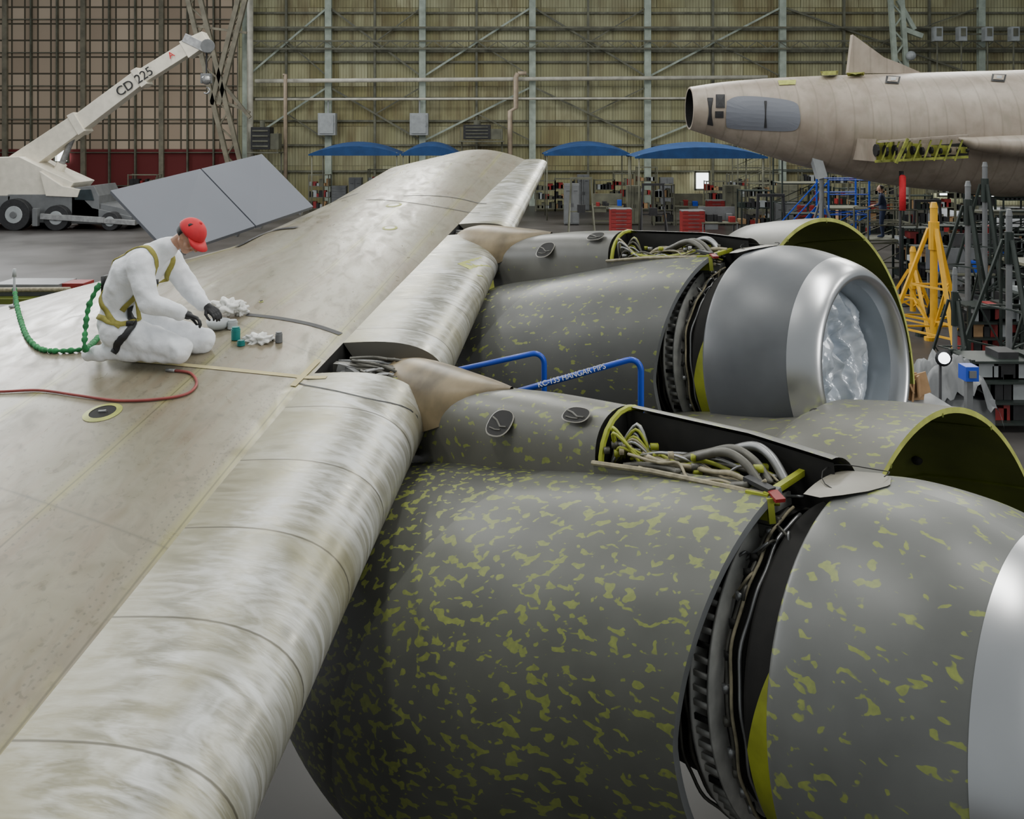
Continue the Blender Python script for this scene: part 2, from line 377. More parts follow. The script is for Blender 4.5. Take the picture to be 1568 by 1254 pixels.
pp=MB(); a_=S(781,170,56.4); pt=[S(793,112,56.4),S(790,118,56.4),S(790,165,56.4),a_,(a_.x,56.4,.02)]; pp.tube(pt,.16,8,0); pp.cyl(S(793,112,56.4),S(806,112,56.4),.13); pp.build('riser_pipe',['pipebeige'],smooth=True)
for (u0,v0,u1,v1,mt) in ((486,173,513,207,'ltgray'),(627,173,655,207,'ltgray')):
    e=MB(); a=S(u0,v0,56.6); c=S(u1,v1,56.6)
    e.box(((a.x+c.x)/2,57,(a.z+c.z)/2),(abs(c.x-a.x),.6,abs(a.z-c.z)));
    e.box(((a.x+c.x)/2,56.66,(a.z+c.z)/2),(abs(c.x-a.x)*.8,.06,abs(a.z-c.z)*.85))
    e.cyl(((a.x+c.x)/2,57.2,a.z),((a.x+c.x)/2,57.2,a.z+1),.05)
    e.box((c.x-.12,56.6,(a.z+c.z)/2),(.05,.1,.25)); e.build('electrical_cabinet',mt,bevel=.02)
for (u0,v0,u1,v1) in ((382,187,430,236),(703,186,772,218)):
    e=MB(); a=S(u0,v0,55.5); c=S(u1,v1,55.5); cx=(a.x+c.x)/2;cz=(a.z+c.z)/2;w=abs(c.x-a.x);h=abs(a.z-c.z)
    e.box((cx-w*.1,55.6,cz),(w*.6,1.0,h*.7),0); e.box((cx+w*.33,55.6,cz-h*.1),(w*.28,.8,h*.5),1)
    for k in range(4): e.box((cx-w*.1,55.08,cz-h*.25+k*h*.16),(w*.5,.05,h*.05),1)
    e.cyl((cx-w*.1,55.6,cz+h*.3),(cx-w*.1,55.6,cz+h*.55),w*.08,n=12,mi=1)
    e.box((cx,55.6,cz-h*.45),(w,1.3,.08),1)
    for i in(-1,1): e.beam((cx+i*w*.45,56,cz-h*.45),(cx+i*w*.45,56,0),.1,.1,1); e.beam((cx+i*w*.45,55.0,cz-h*.45),(cx+i*w*.45,55.0,cz+h*.2),.05,.05,1)
    e.build('air_handling_unit',['black','columnd'],bevel=.02)
# ------------------------------------------------------------------ wing
ST=[(-2.1,-0.6,-9.5,0.5,.55,1.40),(-1.75,2.0,-9.5,3.0,.55,1.36),(-1.405,4.7,-9.5,7.0,.5,1.30),(-1.12,7.0,-9.2,11.0,.5,1.27),
 (-.857,8.96,-7.4,12.8,.5,1.22),(-.565,10.8,-4.6,14.7,.42,1.12),(-.04,14.0,-3.5,17.2,.25,.92),(.36,16.6,-2.75,20.1,.2,.75),(.77,19.2,-1.2,21.2,.14,.5)]
TAB=[(s[1],)+s for s in ST]
PERP=Vector((-.990,.135))
def zp(x,y): return -3.762+.115*x+.161*y
def sta(yle): return interp(TAB,yle)
def nose_pt(st,w):
    lx,ly,tx,ty,nd,nw=st; x=lx+PERP.x*nw*w; y=ly+PERP.y*nw*w
    q=1-w; z=zp(x,y)-nd*(1-math.sqrt(max(0,1-q**3.0)))
    return Vector((x,y,z)),nw*w
def body_pt(st,t):
    lx,ly,tx,ty,nd,nw=st; sx=lx+PERP.x*nw; sy=ly+PERP.y*nw
    x=sx+(tx-sx)*t; y=sy+(ty-sy)*t; c=math.hypot(tx-sx,ty-sy)
    z=zp(x,y)+min(.25,.045*c)*math.sin(math.pi*t)**.9 if 0<t<1 else zp(x,y)
    return Vector((x,y,z)), nw+c*t
wing=empty('aircraft_wing')
ys=[-.6+i*(19.8)/110 for i in range(111)]
NB=34
b=MB(); top=[];uvt=[];bot=[]
for y in ys:
    st=sta(y); r=[];uu=[];rb=[]
    for j in range(NB+1):
        t=j/NB; p,w=body_pt(st,t); r.append(A(*p)); uu.append((y,w))
        th=(.12+.75*min(1,st[4]/.5)*(1-t)**.8)*(1 if t<1 else .2); rb.append(A(p.x,p.y,p.z-th))
    top.append(r);uvt.append(uu);bot.append(rb)
b.grid(top,0,uvt); b.grid(bot,0,uvt,flip=True)
b.grid([[t[0] for t in top],[t[0] for t in bot]],1)
b.grid([[t[-1] for t in top],[t[-1] for t in bot]],0)
b.grid([top[-1],bot[-1]],0); b.grid([top[0],bot[0]],0)
wb=b.build('wing_box',['skinw','dark'],wing,smooth=False,recalc=True)
for p in wb.data.polygons: p.use_smooth=True
m_=wb.modifiers.new('es','EDGE_SPLIT'); m_.split_angle=math.radians(40)
BV_v=[v for v in b.v]; BV_f=list(b.f)
def nose_seg(y0,y1,name):
    n=max(4,int((y1-y0)/.15)); b=MB(); rows=[];uv=[]
    for i in range(n+1):
        y=y0+(y1-y0)*i/n; st=sta(y); r=[];uu=[]
        for j in range(26):
            if j<8:
                w=(1-j/8.)**2*.5; p,_=nose_pt(st,w); le,_=nose_pt(st,0)
                p.z=le.z-(st[4]*.9+.05)*math.sqrt(max(0,1-(1-w/.5)**2)) if w>0 else le.z; wd=-w*st[5]
            else:
                w=((j-8)/17.)**2; p,wd=nose_pt(st,w)
            r.append(A(*p)); uu.append((y,wd))
        rows.append(r);uv.append(uu)
    b.grid(rows,0,uv)
    for k in(0,-1): b.add(rows[k],[tuple(range(len(rows[k])))],1)
    BV_v0=len(BV_v); BV_v.extend(b.v); BV_f.extend([tuple(i+BV_v0 for i in f) for f in b.f])
    o=b.build(name,['nose','nose'],wing,recalc=False)
    for p in o.data.polygons: p.use_smooth=len(p.vertices)==4
    return o
nose_seg(-.6,9.0,'leading_edge_inboard'); nose_seg(9.75,13.75,'leading_edge_mid'); nose_seg(14.35,19.2,'leading_edge_outboard')
bvh=BVHTree.FromPolygons([Vector(v) for v in BV_v],BV_f)
def on_wing(x,y,off=0):
    h=bvh.ray_cast(Vector((x,y,12)),Vector((0,0,-1)))
    return Vector((x,y,(h[0].z if h[0] else HC-2)+off))
CAM=Vector((0,0,HC))
def hit(u,v,off=0):
    for dv in (0,3,6,10,15,22,30):
        d=Vector(((u-784)/F,1,-(v+dv-200)/F)); h=bvh.ray_cast(CAM,d.normalized())
        if h[0] is not None and abs(h[1].z)>.3: return h[0]+Vector((0,0,off))
    return A(d.x*10,10,d.z*10)
def gap(y0,y1,name,big):
    b=MB(); 
    f=[]
    for y in (y0-.1,y1+.1):
        st=sta(y); p,_=nose_pt(st,.12); q,_=nose_pt(st,1.0); f.append((A(p.x,p.y,q.z-st[4]-.28),A(q.x,q.y,q.z-.42)))
    b.quad(f[0][0],f[0][1],f[1][1],f[1][0],0)
    for i in range(14 if big else 5):
        y=y0+(y1-y0)*random.uniform(.05,.95); st=sta(y)
        w0=random.uniform(.1,.5); w1=random.uniform(.6,1.0)
        p,_=nose_pt(st,w0);q,_=nose_pt(sta(min(y1,max(y0,y+random.uniform(-.25,.25)))),w1)
        p.z-=random.uniform(.08,.25); q.z-=random.uniform(.05,.2)
        if i%3==0: b.beam(A(*p),A(*q),.04,.06,random.choice((1,2)))
        else:
            m2=(p+q)/2+Vector((0,random.uniform(-.15,.15),.06)); b.tube(smooth_path([A(*p),A(*m2),A(*q)]),.012,8,random.choice((1,1,2,4)))
    st=sta((y0+y1)/2); p,_=nose_pt(st,.15);q,_=nose_pt(st,.95)
    b.beam(A(p.x,p.y,p.z-.06),A(q.x,q.y,q.z-.12),.08,.09,1); b.cyl(A(p.x,p.y-.15,p.z-.1),A(p.x,p.y+.2,p.z-.1),.05,mi=2)
    for w in (.35,.6,.85):
        c,_=nose_pt(st,w); b.cyl(A(c.x,c.y-.2,c.z-.16),A(c.x,c.y+.2,c.z-.16),.03,mi=2); b.box(A(c.x,c.y-.22,c.z-.18),(.05,.02,.07),3)
    b.build(name,['dark','hosegray','steel','primerr','beigew'],wing)
gap(9.0,9.75,'slat_mechanism',True); gap(13.75,14.35,'slat_mechanism_outer',False)
b=MB()
h0=A(-5.45,14.05,-2.02);h1=A(-3.67,16.2,-1.44);t0=A(-6.66,14.6,-1.04);t1=A(-4.84,17.0,-.5)
nrm=(h1-h0).cross(t0-h0).normalized()*.05
def slab(a,bb,c,d,mi=0):
    vs=[a,bb,c,d,a+nrm,bb+nrm,c+nrm,d+nrm]; b.add(vs,[(3,2,1,0),(4,5,6,7),(0,1,5,4),(1,2,6,5),(2,3,7,6),(3,0,4,7)],mi)
f=.56
slab(h0,h0.lerp(h1,f-.004),t0.lerp(t1,f-.004),t0); slab(h0.lerp(h1,f+.004),h1,t1,t0.lerp(t1,f+.004))
for k in (.1,.45,.62,.92):
    a=h0.lerp(h1,k); c=t0.lerp(t1,k); b.beam(a-nrm*.5,a.lerp(c,.5)-nrm*1.5,.03,.05,1)
b.build('spoiler_panel',['spoiler','steel'],wing,bevel=.004)
def strip(name,pts,w,mat,off=.004,parent=wing):
    b=MB(); P=[hit(u,v,0) for u,v in pts]
    P=smooth_path(P,5); rows=[]
    for i,p in enumerate(P):
        d=(P[min(i+1,len(P)-1)]-P[max(i-1,0)]).normalized(); s=d.cross(Vector((0,0,1))).normalized()*w/2
        rows.append([on_wing((p+s*k).x,(p+s*k).y,off) for k in(-1,0,1)])
    b.grid(rows,0); return b.build(name,mat,parent,recalc=False)
strip('masking_tape_strip',[(190,552),(300,561),(400,571),(500,578)],.045,'tape')
strip('masking_tape_cross',[(448,592),(470,570),(488,552)],.045,'tape',.006)
strip('seal_strip',[(378,482),(430,488),(480,498),(522,512)],.05,'black')
strip('aileron_slot',[(362,364),(410,356),(455,349)],.07,'black',.012)
strip('vent_slot',[(520,302),(548,296)],.03,'black')
strip('primer_patch',[(716,411),(752,409)],.28,'ypatch')
strip('panel_seam',[(452,585),(560,610),(640,640)],.012,'black')
strip('panel_seam_outer',[(618,300),(690,302),(745,312)],.02,'black')
strip('panel_seam_aft',[(560,306),(640,312),(735,326)],.015,'black')
def access_port(u,v,r,inner='dark'):
    b=MB(); c=hit(u,v); n=24
    ring=lambda rr,o:[on_wing(c.x+rr*math.cos(t*2*math.pi/n),c.y+rr*math.sin(t*2*math.pi/n),o) for t in range(n)]
    b.grid([ring(r*1.45,.003),ring(r,.008)],0,closed=True); q=ring(r,.006); b.add(q,[tuple(range(n))],1)
    if inner=='dark': b.cyl(c+Vector((-r*.3,0,.008)),c+Vector((r*.3,0,.012)),r*.12,mi=2)
    b.build('access_port',['ypatch',inner,'steel'],wing,recalc=False)
access_port(157,632,.085); access_port(603,314,.07,'skinw'); access_port(597,349,.06,'skinw'); access_port(400,462,.015)
# ------------------------------------------------------------------ engines
ta=math.radians(7)
EA=Vector((.669*math.cos(ta),-.743*math.cos(ta),math.sin(ta))); EH=Vector((.743,.669,0)).normalized(); EU=EH.cross(EA).normalized()
if EU.z<0: EU=-EU
def rings(C,prof,ph0,ph1,n,off=None):
    rows=[];uv=[]
    for s,R in prof:
        o=off(s) if off else (0,0); r=[];uu=[]
        for i in range(n+1):
            ph=ph0+(ph1-ph0)*i/n
            p=C+EA*s+EH*(o[0]+R*math.sin(ph))+EU*(o[1]+R*math.cos(ph)); r.append(A(*p)); uu.append((s,1.2*ph))
        rows.append(r);uv.append(uu)
    return rows,uv
NEAR=[(-4.9,-.35,-.70,1.2),(-4.3,-.4,-.75,1.45),(-3.3,-.42,-.75,1.62),(-2.4,-.38,-.68,1.64),(-1.6,-.28,-.48,1.55),(-.8,-.14,-.22,1.42),(0,-.05,-.05,1.31)]
def spline(tab,n=8):
    pts=[list(t) for t in tab]; out=[]
    for i in range(len(pts)-1):
        p0=pts[max(i-1,0)];p1=pts[i];p2=pts[i+1];p3=pts[min(i+2,len(pts)-1)]
        for k in range(n):
            t=k/n; out.append(tuple(.5*(2*b1+(c1-a1)*t+(2*a1-5*b1+4*c1-d1)*t*t+(3*b1-a1-3*c1+d1)*t**3) for a1,b1,c1,d1 in zip(p0,p1,p2,p3)))
    out.append(tuple(pts[-1])); return out
def engine(C,mn,mf,mpyl,k,fm0,ds):
    C=Vector(C); e=empty('turbofan_engine' )
    rad=math.radians
    def P(s,l,m): return A(*(C+EA*s+EH*l+EU*m))
    b=MB(); rows=[];uv=[];rin=[]
    for s,l0,m0,R in spline(NEAR):
        ph0=math.asin(max(-1,min(1,(-.30-l0)/R))); ph1=rad(-152); r=[];u_=[];ri=[]
        for i in range(61):
            ph=ph0+(ph1-ph0)*i/60; rk=.25*max(0,math.cos(ph))*max(0,1+s/2.2)
            r.append(P(s+rk,l0+R*math.sin(ph),m0+R*math.cos(ph))); u_.append((s,R*ph))
            ri.append(P(s+rk,l0+(R-.05)*math.sin(ph),m0+(R-.05)*math.cos(ph)))
        rows.append(r);uv.append(u_);rin.append(ri)
    b.grid(rows,0,uv); b.grid(rin,1,flip=True); b.grid([rows[-1],rin[-1]],2)
    b.grid([rows[0],rin[0]],1); b.grid([[r[0] for r in rows],[r[0] for r in rin]],1); b.grid([[r[-1] for r in rows],[r[-1] for r in rin]],1)
    o=b.build('thrust_reverser_cowl',[mn,'dark','gray'],e,smooth=True,recalc=False); x=o.modifiers.new('es','EDGE_SPLIT'); x.split_angle=rad(35)
    b=MB(); rows=[];uv=[];rin=[]
    for s,sc_ in ((-3.2,.80),(-2.6,.84),(-2.0,.87),(-1.35,.88),(-1.0,.90),(-.85,.95),(-.7,.985),(-.4,.995),(0,1),(.3,1)):
        R=2.2*sc_; l0=2.0;m0=fm0; r=[];u_=[];ri=[]
        for i in range(49):
            ph=rad(-48)+(rad(100)-rad(-48))*i/48
            r.append(P(s,l0+R*math.sin(ph),m0+R*math.cos(ph))); u_.append((s,R*ph))
            ri.append(P(s,l0+(R-.05)*math.sin(ph),m0+(R-.05)*math.cos(ph)))
        rows.append(r);uv.append(u_);rin.append(ri)
    b.grid(rows,0,uv);b.grid(rin,1,flip=True);b.grid([rows[-1],rin[-1]],2);b.grid([[r[-1] for r in rows],[r[-1] for r in rin]],1);b.grid([[r[0] for r in rows],[r[0] for r in rin]],1)
    for i in (8,17,26,35,44):
        b.tube([rin[j][i] for j in range(len(rin))],.015,6,1)
    for i,j in ((14,6),(22,4),(33,6)): b.ball(rin[j][i],.04,3)
    o=b.build('raised_cowl_door',[mpyl,'primerd','ypatch','dark'],e,smooth=True,recalc=False); x=o.modifiers.new('es','EDGE_SPLIT'); x.split_angle=rad(35)
    b=MB(); prof=[(.58,1.23),(.62,1.255),(.8,1.272),(1.0+ds*.5,1.26),(1.25+ds,1.21),(1.50+ds,1.125)]
    r,u_=rings(C,spline(prof,5),0,2*math.pi,96); b.grid(r,0,u_)
    r,u_=rings(C,[(.58,1.23),(.56,1.18),(.60,1.12),(.75,1.08)],0,2*math.pi,96); b.grid(r,1,u_)
    o=b.build('inlet_cowl',[mf,'dark'],e,smooth=True,recalc=False)
    b=MB(); prof=[(1.50,1.127),(1.60,1.085),(1.69,1.035),(1.75,.985),(1.77,.94),(1.755,.90),(1.70,.87),(1.60,.85)]
    r,u_=rings(C,[(s+ds,R) for s,R in spline(prof,4)],0,2*math.pi,96); b.grid(r,0,u_)
    b.build('inlet_lip','chrome',e,smooth=True,recalc=False)
    b=MB(); r,u_=rings(C,[(1.60+ds,.85),(1.3,.86),(.9,.88)],0,2*math.pi,64); b.grid(r,0,u_)
    for i in range(24):
        a=i*math.pi/12
        p=[P(.75,math.sin(a+d)*rr,math.cos(a+d)*rr) for rr,d in((.25,0),(.85,.06),(.85,.24),(.25,.2))]; b.quad(*p,1)
    r,u_=rings(C,[(1.1,.01),(1.0,.1),(.9,.2),(.75,.27)],0,2*math.pi,24); b.grid(r,1,u_)
    b.build('inlet_duct_and_fan',['duct','steel'],e,smooth=True,recalc=False)
    # crinkled plastic sheet taped inside the inlet
    b=MB(); rows=[]
    for i in range(44):
        rr=.862*i/43; row=[]
        for j in range(120):
            a=j*2*math.pi/120; x_=math.cos(a)*rr; y_=math.sin(a)*rr
            n1=noise.noise(Vector((y_*3.2+.9*x_,x_*.8,k*3.1))); n2=noise.noise(Vector((y_*5-x_*2.5,x_*2,9+k))); n3=noise.noise(Vector((y_*11+x_*4,x_*5,4)))
            rid=(1-abs(n1)*3.5)*.12+(1-abs(n2)*3)*.07+(1-abs(n3)*3)*.02
            row.append(P(1.30+rid*(1-(i/43)**8)+.02*math.sin(a*9)*(i/43)**3,y_,x_))
        rows.append(row)
    b.grid(rows,0,closed=True); b.build('plastic_cover_sheet','plastic',e,smooth=True,recalc=False)
    # fan case / core visible in the gap
    b=MB()
    r,u_=rings(C,[(-3.9,.5),(-3.0,.75),(-1.2,.90),(-.2,.93),(.3,.95)],0,2*math.pi,64); b.grid(r,0,u_)
    r,u_=rings(C,[(.30,.95),(.31,1.05),(.34,1.065),(.36,1.055),(.62,1.08)],0,2*math.pi,96); b.grid(r,0,u_)
    r0_=[];r1_=[]
    for i in range(81):      # primer-coloured band that widens toward the bottom
        ph=-rad(58+i*2.2); t=min(1,i/16); s0=.60-.27*(t**.7)
        r0_.append(P(s0,1.075*math.sin(ph),1.075*math.cos(ph))); r1_.append(P(.62,1.095*math.sin(ph),1.095*math.cos(ph)))
    b.grid([r0_,r1_],1)
    for s0 in (-.07,.07):
        r,u_=rings(C,[(s0,.93),(s0,1.09),(s0+.022,1.09),(s0+.022,.93)],0,2*math.pi,96); b.grid(r,5,u_)
    for i in range(80):
        a=i*math.pi/40; p=P(-.05,1.065*math.sin(a),1.065*math.cos(a)); q=P(.08,1.065*math.sin(a),1.065*math.cos(a)); b.beam(p,q,.010,.025,5 if i%5 else 0)
    for s0,R0,ra,mi in ((.17,1.02,.011,3),(.21,1.04,.008,4),(.25,1.0,.009,2),(-.14,1.04,.011,3),(-.19,1.07,.008,3)):
        pts=[P(s0+.015*math.sin(a*.35+R0*9),(R0+.008*math.sin(a*.9))*math.sin(-a*.05),(R0+.008*math.sin(a*.9))*math.cos(-a*.05)) for a in range(2,56)]
        b.tube(pts,ra,6,mi)
    for i in range(14):
        a=-rad(15+i*9+random.uniform(-3,3)); b.box(P(.17,1.03*math.sin(a),1.03*math.cos(a)),(.03,.03,.03),random.choice((2,3,0)))
    for i in range(14):
        a=-rad(5+random.uniform(0,40)); a2=a-rad(random.uniform(4,14)); s0=random.uniform(-.2,.3)
        b.tube(smooth_path([P(s0,.96*math.sin(a),.96*math.cos(a)),P(s0+.05,1.08*math.sin((a+a2)/2),1.08*math.cos((a+a2)/2)),P(s0+random.uniform(-.15,.2),.98*math.sin(a2),.98*math.cos(a2))]),.007,6,random.choice((2,3,3,4)))
    b.build('fan_case_and_plumbing',['dark','primer','steel','hosegray','beigew','rail'],e,smooth=True,recalc=False)
    b=MB(); b.beam(P(.22,-.37,1.22),P(.31,-.42,1.19),.05,.018,0); b.beam(P(.0,-.33,1.265),P(.22,-.37,1.228),.05,.02,1); b.build('hinge_fitting',['redp','black'],e)
    # pylon
    BS=-1.40
    b=MB(); sec=[(-4.35,.30,1.50,.75),(-3.6,.36,1.53,.78),(-2.8,.38,1.54,.85),(-2.2,.38,1.55,.92),(BS,.37,1.53,1.0)]
    def prow(s,w,mt,mb):
        r=[];u_=[];acc=0;prev=None
        for i in range(27):
            if i<3: l,m=-w,mb+(mt-.42-mb)*i/3
            elif i>23: l,m=w,mb+(mt-.42-mb)*(26-i)/3
            else:
                a=-math.pi/2+math.pi*(i-3)/20; l=w*math.sin(a); m=mt-.42+.42*max(0,math.cos(a))**.8
            if prev: acc+=math.hypot(l-prev[0],m-prev[1])
            prev=(l,m); r.append(P(s,l,m)); u_.append((s,acc))
        return r,u_
    rows=[];uv=[]
    for t in spline(sec,5):
        r,u_=prow(*t); rows.append(r);uv.append(u_)
    b.grid(rows,0,uv); b.add(rows[-1],[tuple(range(27))],1); b.add(rows[0],[tuple(range(27))],0)
    rows=[];uv=[]
    for s in (BS,-1.2,-.7,-.2,.2,.45):
        mt=1.53-.12*(s-BS)/2 -.08*max(0,s+.2); r=[];u_=[]
        for i in range(12):
            a=math.pi*.5*i/11-.05; r.append(P(s,.05+.33*math.sin(a),mt-.42+.42*max(0,math.cos(a))**.8)); u_.append((s,a*.5))
        r.append(P(s,.38,.9)); u_.append((s,1)); rows.append(r);uv.append(u_)
    b.grid(rows,0,uv); 
    b.grid([[P(s,.05,1.50-.12*(s-BS)/2-.08*max(0,s+.2)) for s in (BS,-.7,-.2,.45)],[P(s,.05,1.0) for s in (BS,-.7,-.2,.45)]],1)
    zt=[(BS,1.17),(-.8,1.2),(.2,1.2)]
    b.grid([[P(s,-.40,m) for s,m in zt],[P(s,-.38,.9) for s,m in zt]],0,[[(s,0) for s,m in zt],[(s,.4) for s,m in zt]])
    b.grid([[P(s,-.40,1.0) for s,m in zt],[P(s,.05,1.0) for s,m in zt]],1)
    b.tube([P(s,-.40,m) for s,m in zt],.014,6,4); b.tube([P(s,-.40,m-.11) for s,m in zt],.008,6,4)
    b.beam(P(.2,-.42,1.2),P(.2,.1,1.24),.03,.03,2); b.beam(P(.22,-.42,1.2),P(.22,-.42,1.04),.06,.03,2); b.beam(P(.05,-.42,1.13),P(.22,-.42,1.13),.02,.12,2)
    fr_=[P(BS+.06,-.37*math.cos(t),1.1+.42*math.sin(t)) for t in [i*math.pi/12 for i in range(9)]]; b.tube(fr_,.018,6,2)
    ap=[]
    for s,hw,R in ((.42,.30,1.262),(.55,.32,1.272),(.68,.27,1.286),(.80,.16,1.284),(.86,.02,1.28)):
        ap.append([P(s,-.02+R*math.sin(hw*t/R),R*math.cos(hw*t/R)) for t in [-1+.25*i for i in range(9)]])
    b.grid(ap,3)
    b.tube([P(.60+.20*math.cos(t),.05+.26*math.sin(t),1.305-.05*math.sin(t)**2) for t in [i*.35 for i in range(15)]],.0025,5,1)
    for s,l,m,w,h in ((-2.55,-.33,1.30,.16,.12),(-1.68,-.23,1.44,.15,.075)):
        nrm_=(EH*(-.72 if h>.1 else -.55)+EU*(.69 if h>.1 else .83)); up=nrm_.cross(EA)
        n=24; c=C+EA*s+EH*l+EU*m+nrm_*.055
        sq=lambda t,p: math.copysign(abs(t)**p,t)
        o1=[A(*(c+EA*w*sq(math.cos(t*2*math.pi/n),.8)+up*h*1.15*sq(math.sin(t*2*math.pi/n),.8))) for t in range(n)]
        o2=[A(*(c+nrm_*.003+EA*w*.92*sq(math.cos(t*2*math.pi/n),.8)+up*h*1.05*sq(math.sin(t*2*math.pi/n),.8))) for t in range(n)]
        b.grid([o1,o2],3,closed=True); b.add(o2,[tuple(range(n))],1)
        b.tube([A(*(c+EA*w*x1+up*h*y1+nrm_*.005)) for x1,y1 in ((-.75,.35),(-.3,.15),(.2,-.3),(.7,-.25))],.006,6,5)
        b.tube([A(*(c+EA*w*x1+up*h*y1+nrm_*.005)) for x1,y1 in ((-.6,-.5),(-.1,-.6),(.35,-.55))],.005,6,5)
    o=b.build('engine_pylon',[mpyl,'dark','primer','apron','beigew','hosegray'],e,smooth=True,recalc=False); x=o.modifiers.new('es','EDGE_SPLIT'); x.split_angle=rad(40)
    b=MB()
    random.seed(5+k)
    for i in range(30):
        l=random.uniform(-.36,.0); m=random.uniform(1.06,1.24); pts=[]; s=BS+.1+random.uniform(0,.5)
        while s<.22:
            pts.append(P(s,max(-.37,min(.02,l+random.uniform(-.06,.06))),m+random.uniform(-.03,.07))); s+=random.uniform(.14,.3)
            if random.random()<.06 and len(pts)>2: break
        if len(pts)>2: b.tube(smooth_path(pts,5),random.choice((.006,.008,.011,.014,.018)),7,random.choice((0,1,1,2,0,3)))
    for i in range(30):
        s=random.uniform(BS+.05,.15); b.box(P(s,random.uniform(-.34,0),random.uniform(1.15,1.3)),(random.uniform(.02,.05),.03,.03),random.choice((1,2,3,0,3)))
    for off in (0,.10):
        b.tube(smooth_path([P(-.75,-.05-off,1.22),P(-.5,-.08-off,1.30),P(-.25,-.10-off,1.37),P(-.05,-.14-off,1.32),P(.1,-.2-off,1.2)]),.022,10,0)
    b.tube(smooth_path([P(-.4,.0,1.3),P(-.15,.0,1.38),P(.02,-.04,1.34),P(.16,-.1,1.2)]),.024,10,2)
    for i in range(16):
        a=random.uniform(0,6.28); b.tube(smooth_path([P(BS+.1,-.2+random.uniform(-.1,.1),1.15),P(BS+.2+.08*math.cos(a),-.2+.12*math.sin(a),1.36+.08*math.sin(a*2)),P(BS+.4,-.2+.08*math.cos(a),1.18)]),.009,6,random.choice((0,1,2,3,3)))
    b.build('wire_and_duct_bundle',['hosegray','beigew','steel','primer','ltgray'],e,smooth=True)
    b=MB(); rows=[]
    for s,w,mt,mb,l0 in spline([(-4.85,.22,1.56,1.2,-.02),(-4.7,.38,1.68,1.1,-.02),(-4.35,.47,1.73,1.06,-.02),(-3.9,.43,1.70,1.08,-.02),(-3.45,.33,1.65,1.2,-.02),(-3.05,.16,1.60,1.40,0),(-2.8,.03,1.56,1.5,.02)],5):
        rows.append([P(s,l0+w*math.sin(a),(mb+(mt-mb)*max(0,math.cos(a))**.75)) for a in [-math.pi/2+math.pi*i/16 for i in range(17)]])
    b.grid(rows,0); b.add(rows[0],[tuple(range(17))],0)
    b.build('wing_pylon_fairing','tan',e,smooth=True)
    return e
engine((1.967,6.19,-3.65),'nac1','nac1f','pylon',0,-.95,.13)
engine((2.54,10.5,-2.67),'nac2','nac2f','pylon2',1,-.72,0)
st_=empty('maintenance_stand_handrail')
b=MB()
def rail(p): b.tube(p,.021,12,0)
def bend(p,q,r_):
    p=Vector(p);q=Vector(q); d=(q-p).normalized(); out=[p]
    c=q-d*r_; 
    for i in range(9):
        t=i/8*math.pi/2; out.append(c+d*r_*math.sin(t)-Vector((0,0,1))*r_*(1-math.cos(t)))
    return out
p1=bend(A(.05,8.85,-2.62),A(1.25,8.55,-2.19),.1); p1.append(Vector((p1[-1].x,p1[-1].y,1.8)))
rail(p1)
p2=bend(A(-.75,9.6,-2.64),A(.35,9.6,-2.40),.1); p2.append(Vector((p2[-1].x,p2[-1].y,1.8))); rail(p2)
rail([p1[-1],p2[-1]]); rail([p1[0],Vector((p1[0].x,p1[0].y,1.8))])
b.beam(p1[-1],Vector((p1[-1].x,p1[-1].y,0)),.05,.05,1); b.beam(p2[-1],Vector((p2[-1].x,p2[-1].y,0)),.05,.05,1)
b.box(((p1[-1].x+p2[-1].x)/2,(p1[-1].y+p2[-1].y)/2,1.8),(.5,1.0,.05),1)
b.build('rail_tubes',['blue','blue'],st_,smooth=True)
rd=(p1[1]-p1[0]).normalized(); mid=p1[0].lerp(p1[1],.50)
vd=(CAM-mid).normalized(); upv=(Vector((0,0,1))-vd*vd.z).normalized()
text('KC-135 HANGAR PIPS',.052,'white',st_,mid+Vector((0,-.021,.010)),rd,upv)
